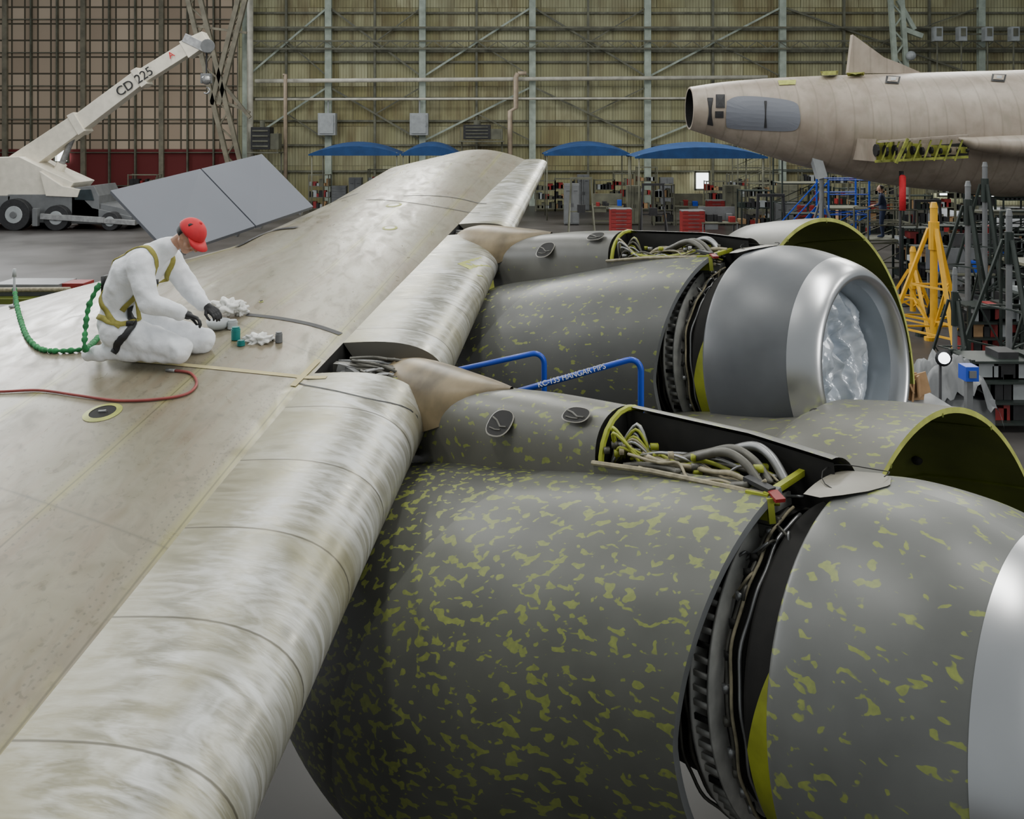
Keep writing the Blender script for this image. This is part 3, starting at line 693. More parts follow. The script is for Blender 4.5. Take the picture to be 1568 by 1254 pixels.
# ------------------------------------------------------------------ figures
def rc(mb,p,q,r0,r1,n=None,sc=None):
    p=Vector(p);q=Vector(q); d=(q-p).length; n=n or max(2,int(d/(min(r0,r1)*.3))+1)
    for i in range(n+1):
        t=i/n; mb.ball(p.lerp(q,t),r0+(r1-r0)*t,0,sc or (1,1,1),14,10)
def remesh(o,vox,sm=4,disp=0):
    x=o.modifiers.new('r','REMESH'); x.mode='VOXEL'; x.voxel_size=vox; x.use_smooth_shade=True
    x=o.modifiers.new('s','SMOOTH'); x.factor=.5; x.iterations=sm
    if disp:
        t=bpy.data.textures.new('wr','CLOUDS'); t.noise_scale=.10; t.noise_depth=1
        x=o.modifiers.new('d','DISPLACE'); x.texture=t; x.strength=disp; x.mid_level=.5; x.texture_coords='LOCAL'
def person(name,T,pose,mats,scale=1,detail=True):
    e=empty(name)
    def Q(p): return T@Vector(p)
    b=MB()
    for seg in pose['body']: rc(b,Q(seg[0]),Q(seg[1]),seg[2],seg[3])
    o=b.build('coverall_body',mats['body'],e,smooth=True,recalc=False); remesh(o,.012 if detail else .03,4,.03 if detail else 0)
    hc=Vector(pose['head']); f=Vector(pose['look']).normalized(); side=Vector(pose.get('side',(0,1,0))); side=(side-f*side.dot(f)).normalized(); up=side.cross(f)
    if up.z<0: up=-up; 
    def H(a,s_,c): return Q(hc+f*a+side*s_+up*c)
    b=MB()
    rc(b,Q(pose['neck']),H(-.03,0,-.06),.055,.052)
    b.ball(H(-.015,0,.03),.092,0,n=20,m=14); b.ball(H(.03,0,.01),.078,0,n=20,m=14)
    rc(b,H(.03,0,-.03),H(.055,0,-.095),.062,.035); rc(b,H(-.0,-.045,-.05),H(.05,-.015,-.1),.028,.022); rc(b,H(0,.045,-.05),H(.05,.015,-.1),.028,.022)
    rc(b,H(.098,0,.012),H(.122,0,-.03),.010,.016); b.ball(H(.108,-.012,-.033),.009); b.ball(H(.108,.012,-.033),.009)
    rc(b,H(.09,-.035,.028),H(.092,.035,.028),.014,.014)
    rc(b,H(.092,-.018,-.062),H(.092,.018,-.062),.008,.008); rc(b,H(.09,-.014,-.073),H(.09,.014,-.073),.008,.008)
    for k in(-1,1):
        b.ball(H(-.01,k*.088,-.01),.028,0,(.6,.3,1)); b.ball(H(.06,k*.05,-.03),.03)
    o=b.build('head',mats['skin'],e,smooth=True,recalc=False); remesh(o,.006,2)
    b=MB()
    for k in(-1,1):
        b.ball(H(.088,k*.032,.008),.013,0); b.ball(H(.098,k*.032,.006),.006,1); b.tube([H(.093,k*.018,.024),H(.1,k*.034,.029),H(.088,k*.052,.024)],.004,6,1)
    b.build('eyes_and_brows',['white','hair'],e,smooth=True)
    b=MB(); rows=[]
    for i in range(12):
        rows.append([H(-.02-.100*math.sin((i/11)*math.pi*.62)*math.cos(t),.098*math.sin(t)*(.35+.65*math.sin(min(1,(i+2)/9)*math.pi/2)),.03+.100*math.cos((i/11)*math.pi*.62)-.01) for t in [(-.62+1.24*j/14)*math.pi*.8 for j in range(15)]])
    b.grid(rows,0); o=b.build('hair','hair',e,smooth=True); x=o.modifiers.new('sol','SOLIDIFY'); x.thickness=.012
    if 'cap' in mats:
        b=MB(); rows=[]
        for i in range(10):
            a=i/9*math.pi*.5; rows.append([H(-.012+.112*math.sin(a)*math.cos(t),.104*math.sin(a)*math.sin(t),.035+.098*math.cos(a)) for t in [j*2*math.pi/28 for j in range(28)]])
        b.grid(rows,0,closed=True); b.ball(H(-.012,0,.135),.009)
        br0=[H(-.012+.112*math.cos(t),.104*math.sin(t),.037) for t in [(-.36+.72*j/14)*math.pi for j in range(15)]]
        br1=[H(.085+.095*math.cos(t*1.25),.090*math.sin(t*1.25),.020-.012*abs(math.sin(t))) for t in [(-.36+.72*j/14)*math.pi for j in range(15)]]
        b.grid([br0,br1],0)
        o=b.build('cap',mats['cap'],e,smooth=True); x=o.modifiers.new('sol','SOLIDIFY'); x.thickness=.006; x.offset=1
        b=MB(); 
        b.tube([H(-.012+.114*math.cos(t),.106*math.sin(t),.036) for t in [j*2*math.pi/28 for j in range(29)]],.005,6); b.build('cap_band','redp',e,smooth=True)
    for hi,(w,d,pn) in enumerate(pose['hands']):
        w=Vector(w);d=Vector(d).normalized();pn=Vector(pn).normalized(); sd=d.cross(pn).normalized(); sg=1 if hi==0 else -1
        b=MB(); rc(b,Q(w-d*.04),Q(w+d*.02),.034,.032)
        for t in (-.03,-.01,.01,.03): rc(b,Q(w+d*.015+sd*t*.7),Q(w+d*.085+sd*t),.019,.015)
        for fi,(t,ln) in enumerate(((-.033,.072),(-.011,.084),(.011,.078),(.033,.060))):
            p0=w+d*.085+sd*t; dirs=[(d*.9-pn*.45),(d*.3-pn*.95),(-d*.35-pn*.9)]
            for j,dd in enumerate(dirs):
                p1_=p0+dd.normalized()*ln*(.42,.33,.25)[j]; rc(b,Q(p0),Q(p1_),.0105-.001*j,.0098-.001*j,4); p0=p1_
        p0=w+d*.02-sd*.028*sg; 
        for dd,l_,r_ in ((d*.6-sd*.7*sg-pn*.4,.045,.014),(d*.8-sd*.1*sg-pn*.6,.032,.011),(d*.7+sd*.3*sg-pn*.7,.024,.010)):
            p1_=p0+dd.normalized()*l_; rc(b,Q(p0),Q(p1_),r_,r_*.9,4); p0=p1_
        o=b.build('gloved_hand_%d'%(hi+1),mats['hand'],e,smooth=True,recalc=False); remesh(o,.0045 if detail else .01,1)
    return e,Q
base=hit(230,549)
T=Matrix.Translation(base)@Matrix.Rotation(math.radians(-8),4,'Z')@Matrix.Scale(.97,4)
pose={'body':[
 ((-.22,-.07,.29),(-.22,.07,.29),.155,.155),((-.24,0,.30),(-.22,0,.46),.165,.155),((-.22,-.06,.44),(-.12,-.07,.67),.14,.155),((-.22,.06,.44),(-.12,.07,.67),.14,.155),
 ((-.12,-.08,.67),(.01,-.10,.78),.15,.11),((-.12,.08,.67),(.01,.10,.78),.15,.11),((.01,-.16,.77),(.01,.16,.77),.092,.092),((.01,0,.79),(.16,0,.88),.11,.075),
 ((-.20,-.12,.24),(.33,-.16,.12),.135,.098),((-.20,.12,.24),(.36,.14,.12),.135,.098),
 ((.33,-.16,.10),(-.28,-.15,.085),.085,.066),((.36,.14,.10),(-.28,.13,.085),.085,.066),
 ((-.28,-.15,.08),(-.43,-.15,.05),.064,.048),((-.28,.13,.08),(-.43,.13,.05),.064,.048),
 ((.02,-.18,.76),(.13,-.25,.49),.100,.082),((.13,-.25,.49),(.33,-.15,.40),.080,.055),
 ((.04,.19,.76),(.20,.24,.51),.100,.080),((.20,.24,.51),(.40,.10,.41),.078,.053)],
 'neck':(.15,0,.86),'head':(.33,0,.965),'look':(.66,-.14,-.74),'side':(.1,1,0),
 'hands':[((.37,-.14,.385),(.85,.25,-.35),(-.1,.2,.95)),((.43,.09,.40),(.8,-.3,-.4),(-.1,-.2,.95))]}
man,Q=person('kneeling_worker',T,pose,{'body':'coverall','skin':'skin','cap':'red','hand':'black'})
bpy.context.view_layer.update()
dg=bpy.context.evaluated_depsgraph_get()
bo=[c for c in man.children if c.name.startswith('coverall_body')][0]
ev=bo.evaluated_get(dg); me=ev.to_mesh(); bb=BVHTree.FromPolygons([v.co.copy() for v in me.vertices],[tuple(p.vertices) for p in me.polygons]); ev.to_mesh_clear()
def strap(mb,pts,w,mi,closed=False,th=.004):
    P=[Q(p) for p in pts]
    P=smooth_path(P,8); rows=[]
    S_=[]
    for p in P:
        loc,nr,_,_=bb.find_nearest(p); S_.append((loc,nr))
    for i,(loc,nr) in enumerate(S_):
        d=(S_[min(i+1,len(S_)-1)][0]-S_[max(i-1,0)][0]); 
        if d.length<1e-6: continue
        d.normalize(); s=d.cross(nr).normalized()*w/2; o=nr*.010
        rows.append([loc-s+o*.4,loc-s*.9+o,loc+s*.9+o,loc+s+o*.4])
    mb.grid(rows,mi)
b=MB()
for k in(-1,1):
    strap(b,[(-.35,k*.02,.62),(-.22,k*.09,.84),(-.0,k*.12,.92),(.12,k*.12,.79),(.08,k*.12,.65),(-.01,k*.16,.50),(-.12,k*.2,.40)],.042,0)
    strap(b,[(-.35,k*.02,.62),(-.32,k*.15,.5),(-.22,k*.22,.38),(-.10,k*.24,.30)],.042,0)
    strap(b,[(-.10,k*.1,.42),(-.02,k*.22,.34),(-.05,k*.28,.25),(-.12,k*.28,.16),(-.16,k*.2,.10)],.055,1)
    strap(b,[(-.36,k*.16,.36),(-.2,k*.26,.36),(-.05,k*.25,.37),(.02,k*.1,.42)],.042,0)
strap(b,[(-.38,-.05,.60),(-.40,0,.60),(-.38,.05,.60)],.07,1)
for p in ((.07,-.2,.63),(-.03,-.24,.36)):
    loc,nr,_,_=bb.find_nearest(Q(p)); b.box(loc+nr*.01,(.05,.03,.035),1)
loc,nr,_,_=bb.find_nearest(Q((-.4,-.02,.6))); b.box(loc+nr*.02,(.03,.1,.14),1)
o=b.build('fall_harness',['olive','black'],man,smooth=True,recalc=False)
b=MB()
lan=[Q((-.36,-.1,.60)),Q((-.41,-.16,.44)),Q((-.40,-.22,.28)),Q((-.38,-.25,.12))]+[hit(u,v,.02) for u,v in ((150,520),(130,537),(95,541),(62,538),(42,520),(32,495))]+[hit(26,478,.06),hit(22,468,.17)]
path=smooth_path(lan,6); fine=[]
for i in range(len(path)-1):
    n=max(1,int((path[i+1]-path[i]).length/.012)); fine+=[path[i].lerp(path[i+1],j/n) for j in range(n)]
b.tube(fine,[.014+.008*((i//2)%2)+.003*math.sin(i*.7) for i in range(len(fine))],8,0)
b.build('safety_lanyard',['green'],smooth=True)
b=MB(); c=hit(22,470); b.cyl(c,c+Vector((0,0,.34)),.012); b.cyl(c+Vector((0,0,.3)),c+Vector((0,0,.38)),.02,.014,mi=0); b.cyl(c,c+Vector((0,0,.02)),.05); b.build('anchor_post',['ltgray'],smooth=True)
b=MB(); hp=[hit(u,v,.012) for u,v in ((-40,600),(0,602),(60,600),(120,608),(180,616),(240,614),(285,606),(301,590),(292,574),(268,570))]
b.tube(smooth_path(hp,8),.010,8,0); b.cyl(hp[-1],hp[-1]+Vector((-.07,.02,.0)),.014,mi=1); b.build('air_hose',['hose','steel'],smooth=True)
def rag(name,u,v,r,mat,sc_=(1.2,1,.5)):
    b=MB(); c=hit(u,v,r*.25); b.ball(c,r,0,sc_,34,24,.9); o=b.build(name,mat,smooth=True); return o
b=MB(); c=hit(334,503)
prof=[(.0,.0),(.06,.0),(.085,.025),(.095,.07),(.09,.07),(.08,.03),(.05,.012),(0,.012)]
b.grid([[c+Vector((r*math.cos(t),r*math.sin(t),z)) for t in [j*2*math.pi/24 for j in range(24)]] for r,z in prof],0,closed=True)
b.build('mixing_bowl',['ltgray'],smooth=True)
b=MB(); c=hit(352,484,0.0); b.ball(c+Vector((0,0,.08)),.08,0,(1.4,1,.7),40,28,1.0); b.ball(c+Vector((.08,.02,.05)),.05,0,(1.3,1,1),30,20,1.0); b.build('paper_towels','white',smooth=True)
rag('cleaning_rag',398,523,.065,'white',(1.6,1,.6)); 
for (u,v,r,h,mt) in ((361,520,.035,.09,'teal'),(427,524,.028,.07,'gray'),(369,529,.03,.03,'teal'),(356,503,.04,.06,'ltgray')):
    b=MB(); c=hit(u,v); b.cyl(c,c+Vector((0,0,h)),r,n=20); b.cyl(c+Vector((0,0,h)),c+Vector((0,0,h+.012)),r*.85,n=20); b.cyl(c+Vector((0,0,h*.8)),c+Vector((0,0,h*.85)),r*1.06,n=20); b.build('sealant_can',mt,bevel=.003)
# ------------------------------------------------------------------ crane
cr=empty('mobile_crane'); Y=43.5; b=MB()
def wheel(b,u,r,y,mi=0):
    x=(u-784)/F*Y; c=Vector((x,y,r))
    b.cyl(c-Vector((0,.28,0)),c+Vector((0,.28,0)),r,n=28,mi=1); b.cyl(c-Vector((0,.31,0)),c-Vector((0,.27,0)),r*.55,n=20,mi=2); b.cyl(c-Vector((0,.36,0)),c-Vector((0,.3,0)),r*.22,n=12,mi=3)
for yy in (Y,Y+2.6):
    wheel(b,-60,.75,yy); wheel(b,26,.78,yy); wheel(b,90,.62,yy); wheel(b,172,.45,yy)
Sx=lambda u,v,dy=0: S(u,v,Y)+Vector((0,dy,0))
def prism(b,pts,y0,y1,mi):
    n=len(pts); vs=[Vector((p.x,y0,p.z)) for p in pts]+[Vector((p.x,y1,p.z)) for p in pts]
    b.add(vs,[tuple(range(n)),tuple(range(2*n-1,n-1,-1))]+[(i,(i+1)%n,n+(i+1)%n,n+i) for i in range(n)],mi)
prism(b,[Sx(-120,300),Sx(-120,335),Sx(10,335),Sx(14,300)],Y+.1,Y+2.5,3)
prism(b,[Sx(10,298),Sx(10,340),Sx(200,345),Sx(200,332),Sx(140,318),Sx(120,298)],Y+.1,Y+2.5,3)
prism(b,[Sx(-120,245),Sx(-120,300),Sx(60,300),Sx(100,292),Sx(110,280),Sx(70,262),Sx(25,240)],Y+.2,Y+2.4,0)
prism(b,[Sx(60,262),Sx(70,300),Sx(118,302),Sx(122,290),Sx(95,285)],Y+.0,Y+.3,0)
prism(b,[Sx(108,288),Sx(108,330),Sx(150,335),Sx(150,300),Sx(142,284)],Y+.1,Y+2.5,3)
prism(b,[Sx(113,291),Sx(113,306),Sx(143,307),Sx(138,290)],Y+.05,Y+.1,4)
prism(b,[Sx(150,312),Sx(150,340),Sx(205,345),Sx(205,328),Sx(180,318)],Y+.2,Y+2.4,3)
b.beam(Sx(68,330,-.3),Sx(165,336,-.3),.25,.28,5); b.beam(Sx(60,345,-.3),Sx(60,318,-.3),.25,.25,3)
b.beam(Sx(150,336,-.3),Sx(212,340,-.3),.2,.25,5)
def boomseg(u0,v0,u1,v1,h0,h1,w,mi):
    p=S(u0,v0,Y+1.3);q=S(u1,v1,Y+1.3); d=(q-p).normalized(); n_=Vector((-d.z,0,d.x)); 
    vs=[]
    for c,h in((p,h0),(q,h1)):
        for i,j in((-1,-1),(1,-1),(1,1),(-1,1)): vs.append(c+Vector((0,i*w/2,0))+n_*j*h/2)
    b.add(vs,[(0,1,2,3),(7,6,5,4),(0,4,5,1),(1,5,6,2),(2,6,7,3),(3,7,4,0)],mi)
boomseg(18,262,125,188,1.15,.95,.9,0); boomseg(122,190,218,118,.86,.80,.75,0); boomseg(215,120,292,72,.72,.68,.6,0); boomseg(285,77,318,58,.95,.7,.7,0)
boomseg(118,192,128,186,1.15,1.1,1.0,0); boomseg(213,122,222,116,1.0,.98,.85,0)
b.beam(S(285,58,Y+1.3),S(322,76,Y+1.3),.75,.45,5); b.cyl(S(318,70,Y+.9),S(318,70,Y+1.8),.35,n=16,mi=3)
b.cyl(S(72,300,Y+1.3),S(95,250,Y+1.3),.25,mi=0); b.cyl(S(95,250,Y+1.3),S(112,208,Y+1.3),.15,mi=5)
b.cyl(S(316,72,Y+1.3),S(316,112,Y+1.3),.04,mi=1); b.box(S(316,120,Y+1.3),(.5,.35,.5),3); b.ball(S(316,122,Y+1.1),.25,5)
hk=[S(316,126,Y+1.3)+Vector((.16*math.sin(t),0,.16*math.cos(t)-.41)) for t in [i*.5 for i in range(9)]]; b.tube(hk,.05,6,5)
b.build('crane_body',['cream','black','ltgray','gray','glass','steel'],cr,bevel=.03)
p=S(168,152,Y+.85);q=S(240,103,Y+.85)
text('CD 225',.66,'black',cr,S(206,125,Y+.86),(q-p),Vector((-.4,0,1)),.02)
text('A',.45,'red',cr,S(262,84,Y+.93),(q-p),Vector((-.4,0,1)),.01)
# ------------------------------------------------------------------ second aircraft fuselage
fu=empty('aircraft_fuselage'); Y=25.0; b=MB(); rows=[]
for u,t,bo_ in spline([(1076,128,198),(1130,120,216),(1200,114,240),(1280,110,263),(1400,106,288),(1500,103,300),(1580,101,308),(1700,98,314),(1900,98,314),(2100,98,314)],5):
    a=S(u,t,Y);c=S(u,bo_,Y); r=(a.z-c.z)/2; z=(a.z+c.z)/2; x=a.x
    rows.append([Vector((x,Y+1.9+r*math.sin(q),z+r*math.cos(q))) for q in [k*2*math.pi/48 for k in range(48)]])
b.grid(rows,0,closed=True)
r0=rows[0]; cc=sum(r0,Vector())/48; rin=[cc+(p-cc)*.92 for p in r0]; rdp=[p+Vector((.8,0,0)) for p in rin]
b.grid([r0,rin],0,closed=True); b.grid([rin,rdp],1,closed=True); b.add(rdp,[tuple(range(48))],1); b.add(rows[-1],[tuple(range(48))],0)
o=b.build('fuselage_shell',['fus','dark'],fu,smooth=True)
x=o.modifiers.new('es','EDGE_SPLIT'); x.split_angle=math.radians(50)
fb=BVHTree.FromPolygons([Vector(v) for v in b.v],b.f)
def fp(u,v,off=.02):
    d=Vector(((u-784)/F,1,-(v-200)/F)).normalized(); h=fb.ray_cast(CAM,d)
    return (h[0]+h[1]*(off if h[1].y<0 else -off)) if h[0] else S(u,v,Y+1.2)
def decal(pts,mi,b,off=.02):
    pts=[Vector((p[0],p[1])) for p in pts]; c=sum(pts,Vector((0,0)))/len(pts); n=len(pts)
    rr=[]
    for k in range(5):
        t=k/4; rr.append([fp(*(c.lerp(p,t)),off) for p in pts])
    b.grid(rr,mi,closed=True)
def roundpoly(pts,n=4):
    P=smooth_path([Vector((p[0],p[1],0)) for p in pts+[pts[0]]],n)[:-1]; return [(p.x,p.y) for p in P]
b=MB()
decal(roundpoly([(1113,155),(1130,148),(1170,149),(1215,156),(1224,170),(1224,190),(1212,200),(1165,199),(1120,196),(1112,188)]),0,b,.03)
decal([(1083,150),(1092,150),(1092,192),(1083,190)],1,b,.03); decal([(1096,145),(1110,145),(1110,165),(1096,165)],1,b,.03); decal([(1095,170),(1108,170),(1108,180),(1095,180)],1,b,.03)
decal([(1170,155),(1174,155),(1174,195),(1170,195)],1,b,.05)
for (u,v) in ((1368,123),(1530,120)):
    decal([(u-11,v-6),(u+11,v-5),(u+8,v+6),(u-13,v+5)],1,b,.03); decal([(u-8,v-4),(u+8,v-3),(u+6,v+4),(u-10,v+3)],3,b,.045); decal([(u-4,v-2),(u+4,v-2),(u+3,v+2),(u-5,v+2)],2,b,.055)
for u,v in ((1205,127),(1270,112),(1310,114)): decal([(u-14,v-3),(u+14,v-4),(u+13,v+3),(u-12,v+4)],4,b,.03)
b.build('fuselage_openings',['spoiler','black','ltgray','fus','ypatch'],fu,recalc=False)
b=MB()
a=[S(1304,53,Y+1.9),S(1297,112,Y+1.9),S(1410,112,Y+1.9),S(1378,98,Y+1.9),S(1352,88,Y+1.9),S(1330,72,Y+1.9)]
prism(b,a,Y+1.8,Y+2.0,0); b.build('fin_stub',['fus'],fu)
b=MB()
for i in range(11):
    u=1343+i*14; hh=.62-.045*i; p=S(u,230+(i%2),Y-.9); b.box(p+Vector((0,.9,0)),(.04,1.6,hh),0 if i%3 else 2); b.cyl(p+Vector((-.03,.05,0)),p+Vector((.03,.05,0)),hh*.28,n=10,mi=1)
b.beam(S(1340,247,Y-.9),S(1482,240,Y-.9),.06,.07,0); b.beam(S(1345,217,Y-.9),S(1482,207,Y-.9),.2,.05,2); b.beam(S(1345,222,Y+.5),S(1482,212,Y+.5),.1,.5,1); b.beam(S(1340,237,Y-.2),S(1482,228,Y-.2),.05,.35,1)
for i in range(8): 
    u=1350+i*16; b.beam(S(u,246,Y-.95),S(u+12,214,Y-.95),.03,.04,0)
b.beam(S(1390,212,Y-1.2),S(1372,250,Y-1.2),.07,.07,0)
b.build('exposed_wing_ribs',['primerr','dark','fus'],fu)
b=MB()
rows=[]
for u,t,bo_,yy in ((1478,210,214,Y-.6),(1500,210,230,Y-.7),(1540,208,238,Y-.8),(1600,206,244,Y-.9),(1750,200,250,Y-.9)):
    a=S(u,t,yy);c=S(u,bo_,yy); r=(a.z-c.z)/2; rows.append([Vector((a.x,yy+r*1.6*math.sin(q)+.4,(a.z+c.z)/2+r*math.cos(q))) for q in [k*2*math.pi/20 for k in range(20)]])
b.grid(rows,0,closed=True); b.add(rows[0],[tuple(range(20))],0); b.build('wing_root_fairing','fus',fu,smooth=True)
b=MB(); b.beam(S(1247,235,Y+1.2),S(1258,272,Y+1.2),.28,.28,0); b.cyl(S(1258,272,Y+1.2),(S(1258,272,Y+1.2).x,Y+1.2,0),.07,mi=1)
for i in range(3):
    an=i*2.1; c=S(1258,300,Y+1.2); b.beam(c,(c.x+1.1*math.cos(an),c.y+1.1*math.sin(an),0),.06,.06,1)
b.build('fuselage_support',['ltgray','gray'],fu)
# ------------------------------------------------------------------ background equipment
def tripod(name,x,y,ztop,spread,mt,mt2='steel',r=.05):
    b=MB(); b.cyl((x,y,.5),(x,y,ztop),r*1.4,mi=1); b.cyl((x,y,ztop-.9),(x,y,ztop-.3),r*2.0,mi=0); b.cyl((x,y,ztop),(x,y,ztop+.12),r*1.6,r*1.0,mi=1)
    feet=[]
    for i in range(3):
        a=i*2.094+.5; f_=Vector((x+spread*math.cos(a),y+spread*math.sin(a),.05)); feet.append(f_); tp=Vector((x+.1*math.cos(a),y+.1*math.sin(a),ztop-.45))
        b.beam(tp,f_,r*1.3,r*1.3,0); b.beam((x,y,.8),f_.lerp(tp,.3),r*.8,r*.8,0)
        b.cyl(f_-Vector((0,0,.05)),f_+Vector((0,0,.03)),.12,mi=0)
        b.beam((x,y,.6),f_.lerp(tp,.55),r*.7,r*.7,0)
    for i in range(3):
        for t in (.2,.55): b.beam(feet[i].lerp(Vector((x,y,ztop-.45)),t),feet[(i+1)%3].lerp(Vector((x,y,ztop-.45)),t),r*.7,r*.7,0)
    return b.build(name,[mt,mt2])
for u,v,y,sp,mt,r in ((1430,318,19,1.05,'yellow',.055),(1398,385,21.5,.9,'yellow',.05),(1482,285,20.5,1.0,'jackg',.045),(1545,330,16.5,1.0,'jackg',.04),(1508,255,22.5,1.0,'jackg',.045),(1462,420,15.5,.6,'jackg',.03)):
    p=S(u,v,y); tripod('aircraft_jack',p.x,y,p.z,sp,mt,'yellow' if mt=='yellow' else 'gray',r)
def canopy(u0,u1,v,Yc_):
    b=MB(); a=S(u0,v,Yc_);c=S(u1,v,Yc_); cx=(a.x+c.x)/2; hw=(c.x-a.x)/2; z=a.z; rows=[]
    for i in range(9):
        t=-1+2*i/8; rows.append([Vector((cx+hw*s_,Yc_+1.6+1.6*t,z+.70*(1-s_*s_)**.9*(1-.35*t*t))) for s_ in [-1+2*k/16 for k in range(17)]])
    b.grid(rows,0)
    for r in (rows[0],rows[-1]): b.grid([r,[Vector((p.x,p.y,z-.08)) for p in r]],0)
    for i in(-1,1):
        for j in(0.1,3.1): b.cyl((cx+i*hw*.93,Yc_+j,0),(cx+i*hw*.93,Yc_+j,z+.1),.035,mi=1)
    b.build('canopy_tent',['canopy','columnd'],smooth=True)
canopy(472,612,236,50); canopy(614,702,236,50); canopy(833,968,236,48); canopy(972,1176,240,42)
def bench(x,y,w=1.8,h=.9,mt='ltgray',top='steel'):
    b=MB(); b.box((x,y,h),(w,.7,.06),1)
    for i in(-1,1):
        for j in(-1,1): b.box((x+i*w*.46,y+j*.3,h/2),(.06,.06,h),0)
    b.box((x,y,.2),(w*.92,.6,.03),0); b.box((x-w*.25,y,h-.16),(w*.4,.6,.25),0); b.box((x,y+.33,h+.35),(w,.03,.6),0)
    for i in range(5):
        hh=random.uniform(.1,.35); b.box((x+random.uniform(-.42,.42)*w,y+random.uniform(-.2,.2),h+.03+hh/2),(random.uniform(.1,.3),.25,hh),random.choice((2,3,0,4)))
    b.build('workbench',[mt,top,'redp','blue','black'],bevel=.01)
def chest(x,y,w,h,mt):
    b=MB(); b.box((x,y,h/2+.1),(w,.6,h),0); n=int(h/.16)
    for i in range(n):
        z=.18+i*(h/n); b.box((x,y-.31,z+.05),(w*.92,.03,h/n*.8),0); b.box((x,y-.34,z+.1),(w*.5,.02,.02),1)
    for i in(-1,1):
        for j in(-1,1): b.cyl((x+i*w*.4-.03,y+j*.22,.06),(x+i*w*.4+.03,y+j*.22,.06),.06,mi=2)
    b.box((x,y,h+.12),(w*1.03,.64,.05),1); b.build('tool_chest',[mt,'gray','black'],bevel=.01)
def cabinet(x,y,w,h,mt):
    b=MB(); b.box((x,y,h/2+.05),(w,.6,h),0)
    for i in(-1,1): b.box((x+i*w*.245,y-.31,h/2+.05),(w*.46,.03,h*.94),0); b.box((x+i*.05,y-.34,h/2),(.02,.03,.2),1); b.box((x+i*w*.25,y-.33,h*.85),(w*.25,.02,.02),1)
    for i in(-1,1): b.box((x+i*w*.42,y,.03),(.08,.5,.06),1)
    b.build('storage_cabinet',[mt,'black'],bevel=.01)
def rack(x,y,w,h,mt='columnd'):
    b=MB()
    for i in(-1,1):
        for j in(-1,1): b.box((x+i*w/2,y+j*.35,h/2),(.06,.06,h),0)
    for k in range(4):
        z=.15+k*(h-.2)/3; b.box((x,y,z),(w,.7,.04),0)
        if k<3:
            for i in range(6):
                ww=random.uniform(.12,.35); hh=random.uniform(.15,.45); b.box((x-w*.42+i*w*.168,y,z+.02+hh/2),(ww,.4,hh),random.choice((1,2,5,4,5,5,0,0)))
    b.build('parts_rack',[mt,'card','ltgray','blue','redp','black'])
def scaffold(x,y,w,h,mt,steps=True):
    b=MB()
    for i in(-1,1):
        for j in(-1,1): b.cyl((x+i*w/2,y+j*.6,0),(x+i*w/2,y+j*.6,h+1.0),.035,n=8)
    for z in [.4+k*.8 for k in range(int(h/.8)+1)]:
        for j in(-1,1): b.cyl((x-w/2,y+j*.6,z),(x+w/2,y+j*.6,z),.022,n=6); b.cyl((x-w/2,y+j*.6,z),(x+w/2,y+j*.6,min(h,z+.8)),.018,n=6)
        for i in(-1,1): b.cyl((x+i*w/2,y-.6,z),(x+i*w/2,y+.6,z),.022,n=6)
    b.box((x,y,h),(w,1.2,.06),1)
    for z in(h+.5,h+1): 
        for j in(-1,1): b.cyl((x-w/2,y+j*.6,z),(x+w/2,y+j*.6,z),.025,n=6)
    if steps:
        n=int(h/.22)
        for j in(-.45,.45): b.beam((x-w/2,y+j,h),(x-w/2-h*.9,y+j,0),.04,.12,0); b.beam((x-w/2,y+j,h+.9),(x-w/2-h*.9,y+j,.9),.035,.035,0)
        for k in range(n): t=k/n; b.box((x-w/2-h*.9*t,y,h*(1-t)),(.22,.9,.03),1)
    b.build('maintenance_scaffold',[mt,'columnd'])
def hoisttower(x,y,h,mt):
    b=MB()
    for i in(-1,1):
        b.beam((x+i*.6,y,0),(x+i*.45,y,h),.08,.08); b.beam((x+i*.6,y-.6,.1),(x+i*.6,y+.6,.1),.08,.08); b.beam((x+i*.6,y-.6,.1),(x+i*.5,y,h*.6),.05,.05)
        for j in(-1,1): b.cyl((x+i*.6-.03,y+j*.55,.07),(x+i*.6+.03,y+j*.55,.07),.07,mi=1)
    b.beam((x-.5,y,h),(x+.5,y,h),.1,.1); b.beam((x-.55,y,h*.45),(x+.55,y,h*.45),.06,.06); b.cyl((x,y,h),(x,y,h*.55),.02,mi=1); b.box((x,y,h*.5),(.35,.3,.35),1)
    b.build('engine_hoist',[mt,'black'])
random.seed(11)
X=lambda u,Y_:(u-784)/F*Y_
row=[(490,54,3),(520,54,2),(545,54,1),(580,54,3),(615,54,1),(650,54,3),(680,54,2),(835,54,3),(865,54,3),(875,46,1),(893,54,1),(925,54,3),(930,46,0),(955,54,3),(970,46,1),(990,54,3),(1015,46,3),(1020,54,1),(1055,46,0),(1095,46,2),(1095,54,3),(1120,46,1),(1130,54,3),(1160,46,3),(1180,54,3),(1205,46,1),(1230,46,2),(1240,54,3),(1265,46,3),(1290,54,3),(1310,46,1),(1350,46,3),(1060,38,2),(1100,38,0),(1155,38,3),(1200,38,1),(1225,38,2),(1255,38,4),(1300,40,3),(1345,41,3),(890,40,4),(950,39,2),(1000,40,4),(1400,40,3),(1440,46,3),(1475,46,3),(1500,40,3),(1550,40,3),(1420,33,4),(1470,34,3),(1530,33,3),(1570,33,3),(1500,28,0),(1180,32,4),(1225,33,3),(1400,29,3),(1440,30,3),(1475,31,3),(1555,29.5,3),(1530,24.5,3),(1470,24.5,0),(1570,20.5,3),(1425,26,3),(1510,19,3),(1525,14.6,3)]
